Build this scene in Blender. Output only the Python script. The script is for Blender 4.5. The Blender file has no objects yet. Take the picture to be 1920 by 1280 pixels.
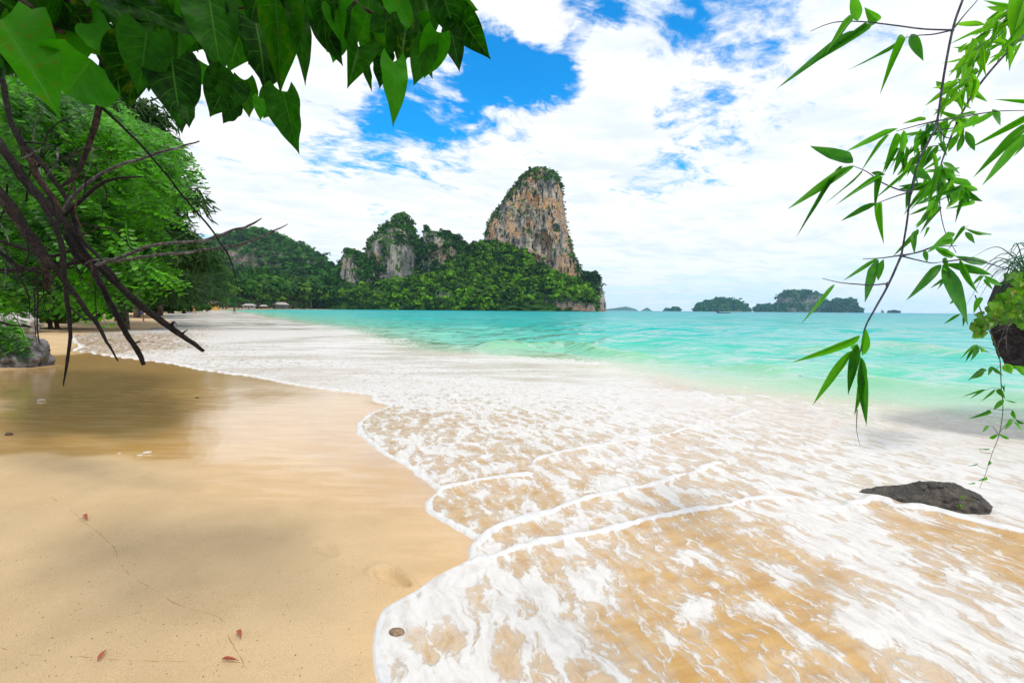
import bpy, math, random
import numpy as np
from mathutils import Vector, Matrix

SC = bpy.context.scene
COL = SC.collection
R_ = math.radians

# ------------------------------------------------------------------ camera
F = 1920 * 16 / 36
CAMH = 1.5
U = Vector((0.0082, 1.0, 0.0698)).normalized()          # world up seen by the camera
FW = (Vector((0, 0, -1)) - U * Vector((0, 0, -1)).dot(U)).normalized()
RX = FW.cross(U)
ROT = Matrix((RX, FW, U))                                # camera -> world
cam_data = bpy.data.cameras.new('camera')
cam_data.sensor_width = 36
cam_data.lens = 16
cam_data.clip_start = 0.05
cam_data.clip_end = 40000
cam = bpy.data.objects.new('camera', cam_data)
cam.matrix_world = Matrix.Translation((0, 0, CAMH)) @ ROT.to_4x4()
COL.objects.link(cam)
SC.camera = cam

def D(px, py):
    "world direction through a pixel of the 1920x1280 photograph (depth 1)"
    return ROT @ Vector(((px - 960) / F, (640 - py) / F, -1))
def P(px, py, depth):
    return Vector((0, 0, CAMH)) + D(px, py) * depth
def G(px, py, z=0.0):
    d = D(px, py)
    t = (z - CAMH) / d.z
    return Vector((0, 0, CAMH)) + d * t
def hor(px):
    return 580.5 + 0.0082 * (px - 960)

# ------------------------------------------------------------------ node helper
class NT:
    def __init__(s, tree):
        s.t = tree
    def n(s, kind, ins=None, **props):
        nd = s.t.nodes.new(kind)
        for k, v in props.items():
            setattr(nd, k, v)
        for k, v in (ins or {}).items():
            s.set(nd.inputs[k], v)
        return nd
    def set(s, sock, v):
        if isinstance(v, bpy.types.NodeSocket):
            s.t.links.new(v, sock)
        else:
            if isinstance(v, (tuple, list)) and len(v) == 3 and sock.type == 'RGBA':
                v = (*v, 1)
            sock.default_value = v
    def m(s, op, a, b=0.0, c=0.0, clamp=False):
        nd = s.n('ShaderNodeMath', operation=op, use_clamp=clamp)
        s.set(nd.inputs[0], a); s.set(nd.inputs[1], b); s.set(nd.inputs[2], c)
        return nd.outputs[0]
    def vm(s, op, a, b=(0, 0, 0)):
        nd = s.n('ShaderNodeVectorMath', operation=op)
        s.set(nd.inputs[0], a)
        if op == 'SCALE': s.set(nd.inputs['Scale'], b)
        else: s.set(nd.inputs[1], b)
        return nd.outputs['Value'] if op in ('DOT_PRODUCT', 'LENGTH', 'DISTANCE') else nd.outputs[0]
    def mix(s, f, a, b):
        nd = s.n('ShaderNodeMix', data_type='RGBA')
        s.set(nd.inputs[0], f); s.set(nd.inputs[6], a); s.set(nd.inputs[7], b)
        return nd.outputs[2]
    def noise(s, vec, scale, detail=4, rough=0.55, dist=0.0, out=0, **kw):
        nd = s.n('ShaderNodeTexNoise', {'Vector': vec, 'Scale': scale, 'Detail': detail, 'Roughness': rough, 'Distortion': dist}, **kw)
        return nd.outputs[out]
    def ss(s, x, lo, hi, a=0.0, b=1.0):
        nd = s.n('ShaderNodeMapRange', {'Value': x, 'From Min': lo, 'From Max': hi, 'To Min': a, 'To Max': b}, interpolation_type='SMOOTHSTEP')
        return nd.outputs[0]
    def lin(s, x, lo, hi, a=0.0, b=1.0):
        nd = s.n('ShaderNodeMapRange', {'Value': x, 'From Min': lo, 'From Max': hi, 'To Min': a, 'To Max': b})
        return nd.outputs[0]
    def ramp(s, x, stops):
        nd = s.n('ShaderNodeValToRGB', {'Fac': x})
        el = nd.color_ramp.elements
        while len(el) < len(stops): el.new(0.5)
        for e, (p, c) in zip(el, stops):
            e.position = p; e.color = (*c, 1)
        return nd.outputs[0]
    def attr(s, name):
        return s.n('ShaderNodeAttribute', attribute_name=name).outputs['Fac']
    def scalev(s, vec, sx, sy, sz):
        return s.vm('MULTIPLY', vec, (sx, sy, sz))

def new_mat(name):
    m = bpy.data.materials.new(name)
    m.use_nodes = True
    m.node_tree.nodes.clear()
    g = NT(m.node_tree)
    out = g.n('ShaderNodeOutputMaterial')
    return m, g, out
def bsdf(g, out, **ins):
    b = g.n('ShaderNodeBsdfPrincipled')
    for k, v in ins.items():
        g.set(b.inputs[k.replace('_', ' ')], v)
    g.t.links.new(b.outputs[0], out.inputs[0])
    return b

# ------------------------------------------------------------------ sky
SUN_DIR = Vector((0.42, -0.50, 1.15)).normalized()
w = bpy.data.worlds.new('World')
SC.world = w
w.use_nodes = True
w.node_tree.nodes.clear()
g = NT(w.node_tree)
sky = g.n('ShaderNodeTexSky', sky_type='NISHITA', sun_disc=False)
sky.sun_elevation = math.asin(SUN_DIR.z)
sky.sun_rotation = math.atan2(SUN_DIR.x, SUN_DIR.y)
sky.air_density = 1.0; sky.dust_density = 0.3; sky.ozone_density = 2.0
d = g.n('ShaderNodeTexCoord').outputs['Generated']
sep = g.n('ShaderNodeSeparateXYZ', {0: d})
zc = g.m('MAXIMUM', sep.outputs[2], 0.0)
inv = g.m('DIVIDE', 1.0, g.m('ADD', zc, 0.10))
pl = g.n('ShaderNodeCombineXYZ', {0: g.m('MULTIPLY', sep.outputs[0], inv), 1: g.m('MULTIPLY', sep.outputs[1], inv), 2: 0.0}).outputs[0]
rotp = g.n('ShaderNodeVectorRotate', {'Vector': pl, 'Angle': R_(-32)}, rotation_type='Z_AXIS').outputs[0]
warp = g.noise(pl, 1.6, 4, out=1)
rw = g.vm('ADD', rotp, g.vm('SCALE', g.vm('SUBTRACT', warp, (.5, .5, .5)), 0.35))
rs = g.scalev(rw, 1.0, 1.7, 1)
big = g.noise(rs, 1.15, 3, 0.5)
mid = g.noise(rs, 3.2, 8, 0.62)
fine = g.noise(g.scalev(rw, 1.0, 1.35, 1), 11.0, 8, 0.66)
def hole(px, py, rad):
    v = D(px, py).normalized()
    return g.ss(g.vm('DOT_PRODUCT', dn, tuple(v)), math.cos(R_(rad)), 1.0)
dn = g.vm('NORMALIZE', g.vm('ADD', d, g.vm('SCALE', g.vm('SUBTRACT', g.noise(d, 7.0, 5, 0.6, out=1), (.5, .5, .5)), 0.16)))
cov = g.m('ADD', g.m('MULTIPLY', g.m('SUBTRACT', big, 0.5), 1.0), 0.56)
cov = g.m('ADD', cov, g.m('MULTIPLY', g.m('SUBTRACT', mid, 0.5), 0.9))
cov = g.m('ADD', cov, g.m('MULTIPLY', g.m('SUBTRACT', fine, 0.5), 0.7))
for px, py, rad, amt in ((965, 170, 7.5, .42), (905, 130, 6, .34), (1040, 150, 5, .26), (1100, 20, 5, .36), (1370, 45, 8, .22), (1290, 240, 6, .18), (800, 245, 8, .30),
                         (660, 310, 6, .22), (740, 200, 5, .16), (1500, 140, 6, .2), (1265, 20, 5, .16)):
    cov = g.m('SUBTRACT', cov, g.m('MULTIPLY', hole(px, py, rad), amt))
cov = g.m('ADD', cov, g.ss(sep.outputs[2], 0.36, 0.10, 0.0, 0.10))
cl = g.ss(cov, 0.13, 0.47)
low = g.ss(sep.outputs[2], 0.0, 0.13, 1.0, 0.0)          # thin veil and pale blue gaps near the horizon
streak = g.noise(g.scalev(d, 3.0, 3.0, 20.0), 1.6, 7, 0.6)
cl = g.m('MULTIPLY', cl, g.m('SUBTRACT', 1.0, g.m('MULTIPLY', low, g.ss(streak, 0.40, 0.60, 0.75, 0.0))))
shade = g.m('ADD', g.m('MULTIPLY', g.noise(rs, 2.2, 6, 0.6), 0.6), g.m('MULTIPLY', streak, 0.4))
ccol = g.mix(g.ss(shade, 0.36, 0.56), (6.9, 7.6, 8.6), (8.6, 8.65, 8.8))
hs = g.n('ShaderNodeHueSaturation', {'Hue': 0.497, 'Saturation': 1.7, 'Value': 2.05, 'Color': sky.outputs[0]}).outputs[0]
hs = g.mix(g.ss(sep.outputs[2], 0.0, 0.22, 0.85, 0.0), hs, (5.4, 6.9, 8.8))
colr = g.mix(cl, hs, ccol)
bg = g.n('ShaderNodeBackground', {'Color': colr, 'Strength': 0.1})
wo = g.n('ShaderNodeOutputWorld')
g.t.links.new(bg.outputs[0], wo.inputs[0])
w.cycles.sampling_method = 'MANUAL'
w.cycles.sample_map_resolution = 512

sl = bpy.data.lights.new('sun', 'SUN')
sl.energy = 2.0
sl.angle = R_(10)
sl.color = (1.0, 0.94, 0.84)
so = bpy.data.objects.new('sun', sl)
so.rotation_euler = SUN_DIR.to_track_quat('Z', 'Y').to_euler()
so.location = (0, 0, 50)
COL.objects.link(so)

SC.view_settings.view_transform = 'Standard'
SC.view_settings.look = 'None'
SC.view_settings.exposure = 0.33
SC.view_settings.gamma = 1.0
SC.view_settings.use_curve_mapping = False
SC.render.engine = 'CYCLES'
cy = SC.cycles
cy.use_denoising = True
cy.max_bounces = 6; cy.diffuse_bounces = 3; cy.glossy_bounces = 3; cy.transmission_bounces = 4; cy.transparent_max_bounces = 8
cy.volume_bounces = 1
cy.sample_clamp_indirect = 6
cy.caustics_reflective = False; cy.caustics_refractive = False

# ------------------------------------------------------------------ numpy noise
def _hash(ix, iy, iz, seed):
    h = (ix.astype(np.int64) * 374761393 + iy.astype(np.int64) * 668265263 + iz.astype(np.int64) * 2147483647 + seed * 1274126177) & 0xFFFFFFFF
    h = ((h ^ (h >> 13)) * 1274126177) & 0xFFFFFFFF
    return ((h ^ (h >> 16)) & 0xFFFF) / 65535.0
def vnoise(p, seed=0):
    p = np.asarray(p, float)
    i = np.floor(p).astype(np.int64); f = p - i
    f = f * f * f * (f * (f * 6 - 15) + 10)
    r = 0
    for dx in (0, 1):
        wx = f[:, 0] if dx else 1 - f[:, 0]
        for dy in (0, 1):
            wy = f[:, 1] if dy else 1 - f[:, 1]
            for dz in (0, 1):
                wz = f[:, 2] if dz else 1 - f[:, 2]
                r = r + wx * wy * wz * _hash(i[:, 0] + dx, i[:, 1] + dy, i[:, 2] + dz, seed)
    return r * 2 - 1
def fbm(p, oct=4, seed=0, rough=0.5, ridge=False):
    p = np.asarray(p, float); a = 1.0; s = 0; tot = 0
    for k in range(oct):
        v = vnoise(p + 17.3 * k, seed + k)
        if ridge: v = 1 - 2 * np.abs(v)
        s = s + a * v; tot += a
        a *= rough; p = p * 2.03
    return s / tot

# ------------------------------------------------------------------ mesh / object helpers
def np_mesh(name, verts, faces, smooth=True):
    """verts (N,3); faces: array (M,3)/(M,4) or list of arrays of both"""
    me = bpy.data.meshes.new(name)
    verts = np.asarray(verts, np.float32)
    fl = faces if isinstance(faces, list) else [faces]
    fl = [np.asarray(f, np.int32) for f in fl if len(f)]
    nl = sum(f.size for f in fl); nf = sum(len(f) for f in fl)
    me.vertices.add(len(verts)); me.vertices.foreach_set('co', verts.ravel())
    me.loops.add(nl); me.loops.foreach_set('vertex_index', np.concatenate([f.ravel() for f in fl]))
    me.polygons.add(nf)
    tot = np.concatenate([np.full(len(f), f.shape[1], np.int32) for f in fl])
    st = np.concatenate([[0], np.cumsum(tot)[:-1]]).astype(np.int32)
    me.polygons.foreach_set('loop_start', st)
    me.polygons.foreach_set('loop_total', tot)
    me.update(calc_edges=True)
    me.validate()
    me.polygons.foreach_set('use_smooth', np.full(len(me.polygons), smooth, bool))
    return me
def fattr(me, name, vals):
    a = me.attributes.new(name, 'FLOAT', 'POINT')
    a.data.foreach_set('value', np.asarray(vals, np.float32))
def link(name, me, mat=None, parent=None, loc=None):
    if mat is not None and len(me.materials) == 0: me.materials.append(mat)
    o = bpy.data.objects.new(name, me)
    COL.objects.link(o)
    if parent is not None:
        o.parent = parent
        if loc is None: o.location = -parent.location        # geometry given in world space
    if loc is not None: o.location = loc
    return o
def tag(o, label=None, cat=None, group=None, kind=None):
    if label: o['label'] = label
    if cat: o['category'] = cat
    if group: o['group'] = group
    if kind: o['kind'] = kind
    return o
def empty(name, loc, label=None, cat=None, group=None, kind=None):
    o = bpy.data.objects.new(name, None)
    o.empty_display_size = 0.1
    o.location = loc
    COL.objects.link(o)
    return tag(o, label, cat, group, kind)
def place(o, parent, M):
    "set a world matrix on a child of an unrotated Empty"
    o.parent = parent
    o.matrix_basis = Matrix.Translation(-parent.location) @ M
def catmull(pts, n):
    pts = [np.asarray(p, float) for p in pts]
    if len(pts) == 2:
        return np.array([pts[0] + (pts[1] - pts[0]) * k / n for k in range(n + 1)])
    q = [2 * pts[0] - pts[1]] + pts + [2 * pts[-1] - pts[-2]]
    out = []
    for i in range(1, len(q) - 2):
        p0, p1, p2, p3 = q[i - 1:i + 3]
        for k in range(n):
            t = k / n
            out.append(0.5 * (2 * p1 + (p2 - p0) * t + (2 * p0 - 5 * p1 + 4 * p2 - p3) * t * t + (3 * p1 - p0 - 3 * p2 + p3) * t ** 3))
    out.append(q[-2])
    return np.array(out)
def tube_arrays(path, radii, sides=8, knob=0.0, seed=0):
    path = np.asarray(path, float); n = len(path)
    radii = np.interp(np.linspace(0, 1, n), np.linspace(0, 1, len(radii)), radii)
    tan = np.gradient(path, axis=0); tan /= np.linalg.norm(tan, axis=1)[:, None] + 1e-9
    up = np.array([0.31, 0.2, 0.93])
    a = np.cross(tan, up); a /= np.linalg.norm(a, axis=1)[:, None] + 1e-9
    b = np.cross(tan, a)
    th = np.linspace(0, 2 * np.pi, sides, endpoint=False)
    r = radii[:, None] * np.ones((1, sides))
    if knob:
        s = np.cumsum(np.r_[0, np.linalg.norm(np.diff(path, axis=0), axis=1)])
        q = np.stack([np.cos(th)[None] * 1.2 + s[:, None] * 0, np.sin(th)[None] * 1.2 + 0 * s[:, None], s[:, None] / (radii.mean() * 3 + 1e-6) + 0 * th[None]], -1)
        r = r * (1 + knob * fbm(q.reshape(-1, 3), 3, seed).reshape(n, sides))
    V = path[:, None] + r[..., None] * (a[:, None] * np.cos(th)[None, :, None] + b[:, None] * np.sin(th)[None, :, None])
    V = np.concatenate([V.reshape(-1, 3), path[:1], path[-1:]])
    i = np.arange(n - 1)[:, None] * sides; j = np.arange(sides)[None]; k = (j + 1) % sides
    Q = np.stack([i + j, i + k, i + sides + k, i + sides + j], -1).reshape(-1, 4)
    c0, c1 = n * sides, n * sides + 1
    j = np.arange(sides); k = (j + 1) % sides; e = (n - 1) * sides
    T = np.concatenate([np.stack([k, j, np.full(sides, c0)], -1), np.stack([e + j, e + k, np.full(sides, c1)], -1)])
    return V, Q, T
class Acc:
    "collects arrays of several pieces of ONE object"
    def __init__(s): s.v = []; s.q = []; s.t = []; s.n = 0
    def add(s, V, Q=None, T=None):
        s.v.append(np.asarray(V, float))
        if Q is not None and len(Q): s.q.append(np.asarray(Q) + s.n)
        if T is not None and len(T): s.t.append(np.asarray(T) + s.n)
        s.n += len(V)
    def tube(s, path, radii, sides=6, **k): s.add(*tube_arrays(path, radii, sides, **k))
    def mesh(s, name, smooth=True):
        fs = []
        if s.q: fs.append(np.concatenate(s.q))
        if s.t: fs.append(np.concatenate(s.t))
        return np_mesh(name, np.concatenate(s.v), fs, smooth)
# ------------------------------------------------------------------ shore line (world, closed, land inside)
def gp(px, py): 
    v = G(px, py); return (v.x, v.y)
def pd(px, depth):
    return ((px - 960) / F * depth, depth)
near_edge = [(720, 1500), (712, 1330), (707, 1280), (701, 1240), (700, 1195), (708, 1165), (728, 1138), (775, 1110), (830, 1075), (878, 1050), (884, 1030), (893, 1015), (870, 1000), (835, 980), (806, 962), (800, 946), (806, 932),
             (822, 922), (800, 905), (776, 885), (745, 865), (712, 848), (690, 830), (672, 812), (667, 800), (678, 785), (700, 772), (728, 760), (700, 752), (692, 741), (640, 734), (590, 728), (530, 718), (470, 706), (420, 700), (370, 693), (330, 684),
             (270, 676), (216, 669), (165, 662), (132, 658), (150, 650), (137, 640), (134, 632), (150, 626), (200, 621), (290, 614), (318, 606), (316, 600), (300, 594), (305, 590), (330, 586.2), (365, 583.6), (400, 581.6), (445, 580.3)]
shore = catmull([gp(*p) + (0,) for p in near_edge], 5)[:, :2]
far_shore = [pd(480, 330), pd(520, 400), pd(560, 470), pd(640, 540), pd(700, 560), pd(800, 555), pd(880, 550), pd(960, 540), pd(1040, 545), pd(1110, 560), pd(1136, 580), pd(1140, 640), pd(1120, 760), (60, 1100), (-500, 1600), (-1600, 1600), (-1600, -60), (-60, -60), (-0.55, -6.0)]
shore = np.concatenate([shore, np.array(far_shore)])
def seg_dist(Pn, line, closed=False):
    d2 = np.full(len(Pn), 1e18)
    L = np.asarray(line); n = len(L)
    for i in range(n if closed else n - 1):
        a = L[i]; b = L[(i + 1) % n]
        ab = b - a; q = Pn - a
        t = np.clip((q @ ab) / (ab @ ab + 1e-12), 0, 1)
        e = q - t[:, None] * ab
        d2 = np.minimum(d2, e[:, 0] ** 2 + e[:, 1] ** 2)
    return np.sqrt(d2)
def inside(Pn, poly):
    x, y = Pn[:, 0], Pn[:, 1]; r = np.zeros(len(Pn), bool)
    n = len(poly)
    for i in range(n):
        x0, y0 = poly[i]; x1, y1 = poly[(i + 1) % n]
        c = ((y0 > y) != (y1 > y)) & (x < (x1 - x0) * (y - y0) / (y1 - y0 + 1e-12) + x0)
        r ^= c
    return r
def shore_d(Pn):
    wv = np.stack([Pn[:, 0], Pn[:, 1], np.zeros(len(Pn))], -1)
    rr = np.linalg.norm(Pn, axis=1)
    amp = np.clip(rr * 0.006, 0.006, 0.12)[:, None]
    Pw = Pn + amp * np.stack([fbm(wv * 7.0, 3, 5), fbm(wv * 7.0 + 40, 3, 9)], -1)
    dd = seg_dist(Pw, shore, True)
    return np.where(inside(Pw, shore), dd, -dd)
def to_px(Pn):
    "pixel of the photograph that a ground point falls on (points ahead of the camera)"
    X = np.stack([Pn[:, 0], Pn[:, 1], np.full(len(Pn), -CAMH)], -1) @ np.array(ROT)
    zz = np.maximum(-X[:, 2], 0.05)
    return 960 + F * X[:, 0] / zz, 640 - F * X[:, 1] / zz
def guide(Pn, ctrl, power=2.0):
    "smooth interpolation of values known at photograph points"
    C = np.array([gp(c[0], c[1]) for c in ctrl]); v = np.array([c[2] for c in ctrl])
    lr = lambda q: np.stack([np.arctan2(q[:, 0], q[:, 1]) * 1.2, np.log(np.linalg.norm(q, axis=1) + .3)], -1)
    A = lr(Pn); B = lr(C)
    num = 0; den = 0
    for b, vv in zip(B, v):
        ww = 1 / (((A - b) ** 2).sum(1) + 0.0012) ** power
        num = num + ww * vv; den = den + ww
    return num / den
def polar_grid(az0, az1, naz, rmin, rmid, nr, rmax, nfar, extra_az=0):
    az = np.radians(np.linspace(az0, az1, naz))
    r = np.r_[1 / np.linspace(1 / rmin, 1 / rmid, nr), np.geomspace(rmid, rmax, nfar)[1:]]
    A, Rr = np.meshgrid(az, r)
    Pn = np.stack([np.sin(A) * Rr, np.cos(A) * Rr], -1).reshape(-1, 2)
    n0, n1 = len(r), len(az)
    i = np.arange(n0 - 1)[:, None] * n1; j = np.arange(n1 - 1)[None]
    Q = np.stack([i + j, i + j + 1, i + n1 + j + 1, i + n1 + j], -1).reshape(-1, 4)
    return Pn, Q
def keep_faces(V, Q, ok):
    Q = Q[ok[Q].any(1)]
    used = np.unique(Q); mp = np.full(len(V), -1); mp[used] = np.arange(len(used))
    return used, mp[Q]

# ------------------------------------------------------------------ sand
feet = [((708, 1072), (768, 1100), .04), ((590, 1022), (632, 1045), .014), ((590, 970), (625, 976), .006), ((490, 950), (515, 958), .006), ((385, 925), (420, 932), .004)]
def sand_z(Pn, dd):
    z = np.where(dd > 0, 0.02 * dd, 0.035 * dd)
    z = np.clip(z, -1.2, None)
    z = np.where(dd > 6, 0.12 + 0.22 * np.log1p((dd - 6) * 0.04 / 0.44 * .5), z)
    r = np.linalg.norm(Pn, axis=1)
    q = np.stack([Pn[:, 0], Pn[:, 1], 0 * r], -1)
    land = np.clip(dd / 0.5, 0, 1)
    z = z + land * (0.006 * fbm(q * 1.1, 3, 21) + 0.0045 * fbm(q * np.array([2.4, 7.0, 1]), 4, 22, .6) * np.clip(6 / (r + 1), 0, 1))
    z = z + 0.05 * np.clip(dd / 25, 0, 1) * fbm(q * 0.35, 3, 31)
    for a, b, dep in feet:
        A = np.array(gp(*a)); B = np.array(gp(*b))
        c = (A + B) / 2; u = (B - A); L = np.linalg.norm(u); u /= L; v = np.array([-u[1], u[0]])
        s = (Pn - c) @ u / (L / 2); t = (Pn - c) @ v / (L * 0.20)
        e = np.sqrt(s ** 2 + (t * (1 + 0.25 * s)) ** 2)
        z = z - dep * np.clip(1.12 - e ** 2, 0, 1) ** 0.7 + dep * 0.45 * np.exp(-((e - 1.3) / 0.25) ** 2)
    return z
wet_ctrl = [(100, 700, 1), (250, 720, 1), (400, 740, 1), (550, 760, 1), (100, 800, 1), (300, 800, 1), (450, 800, .98), (600, 800, .95), (20, 845, .9), (200, 840, .95), (340, 850, .95), (420, 850, .85), (600, 860, .7),
            (0, 890, .15), (150, 890, .15), (300, 890, .2), (420, 900, .5), (560, 920, .5), (720, 930, .55), (800, 1000, .4), (200, 960, 0.02), (500, 1000, .12), (650, 1000, .3), (850, 1040, .45), (100, 1100, 0), (400, 1150, 0), (620, 1100, .12), (700, 1130, .3), (300, 1270, 0), (650, 1260, .12), (690, 1200, .3),
            (60, 640, .1), (100, 655, .4), (110, 680, .9), (60, 705, .8), (20, 690, .3), (200, 600, .0), (100, 610, .0), (250, 610, .2), (330, 583, .3), (-200, 800, .5), (-200, 1000, 0)]
Pn, Q = polar_grid(-82, 62, 1000, 0.9, 30, 330, 2600, 70)
dd = shore_d(Pn)
zz = sand_z(Pn, dd)
used, Q2 = keep_faces(Pn, Q, dd > -1.0)
me = np_mesh('beach_sand', np.c_[Pn, zz][used], Q2)
fattr(me, 'wet', np.clip(guide(Pn[used], wet_ctrl) + 0.25 * np.exp(-np.clip(dd[used], 0, 9) / 0.12), 0, 1))
m, g, out = new_mat('damp sand')
geo = g.n('ShaderNodeNewGeometry').outputs['Position']
wet = g.attr('wet')
n1 = g.noise(geo, 1.3, 4); n2 = g.noise(g.scalev(geo, 1, 4.5, 1), 1.7, 5, .6); gr = g.noise(geo, 330, 2, .7); gr2 = g.noise(geo, 120, 3, .7)
wn = g.m('ADD', wet, g.m('MULTIPLY', g.m('SUBTRACT', n2, .5), g.m('MULTIPLY', g.m('MULTIPLY', wet, g.m('SUBTRACT', 1.0, wet)), 2.2)))
ws = g.ss(wn, 0.25, 0.8)
dry = g.mix(g.ss(n1, .35, .65), (0.52, 0.37, 0.205), (0.61, 0.44, 0.25))
dry = g.mix(g.ss(gr, .38, .62), g.mix(.72, (0.16, 0.09, 0.035), dry), g.mix(.15, dry, (.9, .74, .5)))
dry = g.mix(g.ss(gr2, .70, .76), dry, (0.12, 0.075, 0.035))
wetc = g.mix(g.ss(n2, .35, .7), (0.56, 0.335, 0.115), (0.64, 0.42, 0.19))
colr = g.mix(ws, dry, wetc)
b = bsdf(g, out, Base_Color=colr, Roughness=g.m('ADD', g.lin(ws, 0, 1, 0.75, 0.13), g.m('MULTIPLY', g.m('SUBTRACT', n2, .5), 0.10)), Specular_IOR_Level=g.lin(ws, 0, 1, 0.15, 1.0), Coat_Weight=g.m('MULTIPLY', ws, .35), Coat_Roughness=.12)
bm_ = g.n('ShaderNodeBump', {'Strength': g.lin(ws, 0, 1, 0.5, 0.03), 'Distance': 0.004, 'Height': g.m('ADD', gr, gr2)})
bm2 = g.n('ShaderNodeBump', {'Strength': 0.12, 'Distance': 0.02, 'Height': n2, 'Normal': bm_.outputs[0]})
g.t.links.new(bm2.outputs[0], b.inputs['Normal'])
MAT_SAND = m
tag(link('beach', me, m), 'golden sand beach, damp and mirror wet near the water', kind='structure')
def ground_z(x, y):
    q = np.array([[x, y]]); return float(sand_z(q, shore_d(q))[0])

# ------------------------------------------------------------------ sea
B2 = [(380, 580.0), (440, 584), (500, 596), (560, 607), (640, 622), (700, 640), (760, 656), (900, 668), (1010, 676), (1100, 684), (1200, 703), (1330, 724), (1430, 742), (1500, 752), (1640, 768), (1800, 790), (1920, 802), (2150, 830), (2500, 860)]
ridges = [ # swash fronts: pixel path, width m, height m, strength
    ([(890, 1030), (920, 1006), (994, 975), (1083, 945), (1191, 921), (1300, 891), (1350, 876)], .055, .022, 1.0),
    ([(884, 1060), (920, 1049), (994, 1024), (1092, 1007), (1191, 985), (1336, 952), (1467, 938), (1517, 952), (1600, 958)], .05, .022, 1.0),
    ([(822, 924), (851, 916), (915, 899), (994, 891)], .05, .012, .9),
    ([(1004, 869), (1068, 849), (1142, 835), (1300, 803), (1420, 770)], .055, .02, .8),
    ([(728, 760), (800, 758), (945, 751)], .06, .006, .6),
    ([(700, 745), (760, 748), (850, 744)], .06, .006, .5),
    ([(1590, 952), (1660, 942), (1690, 958), (1744, 958), (1800, 972), (1880, 992), (1960, 1010)], .07, .035, 1.0),
    ([(132, 640), (190, 650), (330, 655)], .12, .01, .35),
    ([(1230, 712), (1330, 742), (1440, 752), (1560, 790)], .22, .05, .35)]
cover_ctrl = [(720, 1180, .95), (760, 1250, .75), (830, 1150, .82), (900, 1090, .72), (850, 1230, .6), (960, 1130, .72), (1010, 1200, .5), (1080, 1080, .62), (1100, 1180, .5), (1180, 1120, .45), (1150, 1250, .42), (1000, 1060, .5),
    (1280, 1060, .40), (1350, 1120, .30), (1250, 1200, .32), (1400, 1200, .26), (1500, 1130, .25), (1330, 1010, .28), (1420, 1010, .33), (1550, 1200, .32), (1450, 1265, .38), (1300, 1270, .35), (1600, 1270, .5), (1650, 1190, .52),
    (1530, 990, .85), (1600, 1010, .9), (1650, 1070, .85), (1720, 1130, .8), (1800, 1180, .82), (1880, 1240, .75), (1560, 1070, .5), (1760, 1010, .3), (1850, 1030, .28), (1800, 1070, .5), (1900, 1080, .38), (1900, 1150, .7), (1750, 1250, .7),
    (1480, 960, .8), (1400, 940, .55), (1500, 900, .72), (1600, 880, .75), (1700, 870, .78), (1800, 850, .8), (1900, 880, .75), (1900, 940, .8), (1400, 850, .6), (1300, 850, .5), (1500, 820, .6), (1350, 780, .7), (1450, 780, .65), (1600, 800, .7), (1800, 800, .55),
    (1200, 900, .6), (1100, 960, .6), (1000, 930, .42), (900, 940, .42), (950, 870, .5), (1100, 880, .55), (1200, 830, .6), (850, 880, .6), (800, 840, .6), (720, 800, .55), (780, 800, .5), (900, 800, .6), (1000, 800, .65), (1100, 780, .75), (1200, 760, .85), (850, 760, .72),
    (800, 720, .88), (1000, 730, .95), (1080, 700, 1.0), (950, 690, .9), (1150, 720, 1.0), (1300, 726, .1), (1260, 745, 1.0), (650, 700, .85), (900, 700, .85), (500, 680, .72), (400, 660, .76), (600, 660, .95), (450, 640, .85), (300, 650, .40), (200, 645, .32), (160, 650, .4), (250, 630, .4), (350, 620, .68), (500, 620, 1.0), (400, 600, .95), (330, 595, .8), (420, 588, .95), (560, 630, 1.0), (350, 610, .75), (760, 690, .85)]
Pn, Q = polar_grid(-72, 75, 1150, 1.1, 45, 430, 9500, 110)
dd = shore_d(Pn)
ok = dd < 0.12
used, Q2 = keep_faces(Pn, Q, ok)
Pn = Pn[used]; dd = dd[used]
r = np.linalg.norm(Pn, axis=1)
q3 = np.stack([Pn[:, 0], Pn[:, 1], 0 * r], -1)
b2 = np.array([gp(*p) for p in B2])
b2 = np.concatenate([[pd(380, 420)], b2[1:]])
poly2 = np.concatenate([b2, [(30, -5), (-60, -5), (-400, 200)]])
dB = seg_dist(Pn, b2)
dB = np.where(inside(Pn, poly2), -dB, dB)                # + beyond the swash (open water)
open_w = np.clip((dB + .5) / 3.0, 0, 1)
x = np.clip(-dd / (0.055 + 0.02 * fbm(q3 * 5, 2, 3)), 0, 1)
lipw = 1 - np.clip(r / 40, 0, 1)
z = 0.006 + (0.008 + 0.008 * lipw * (0.6 + 0.6 * fbm(q3 * 3.5, 3, 8))) * np.sqrt(1 - (1 - x) ** 2)
line = np.exp(-(dd / (0.045 + 0.04 * fbm(q3 * 5, 4, 4, .65) + np.clip((r - 4) * 0.012, 0, .12))) ** 2) * np.clip(1.35 - r * 0.022, .35, 1.2)
for path, wd, hh, st in ridges:
    L = catmull([gp(*p) + (0,) for p in path], 4)[:, :2]
    wv = 0.10 * np.stack([fbm(q3 * 2.6, 4, 51, .6), fbm(q3 * 2.6 + 9, 4, 52, .6)], -1)
    e = seg_dist(Pn + wv, L)
    wn = wd * .85 * np.clip(1 + 0.9 * fbm(q3 * 3.0, 3, 14), .3, 2)
    z += hh * np.exp(-(e / wn) ** 2)
    line = np.maximum(line, st * np.exp(-(e / wn) ** 2))
z += 0.006 * fbm(q3 * 2.2, 3, 60) * np.clip(-dd / .4, 0, 1)
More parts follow.
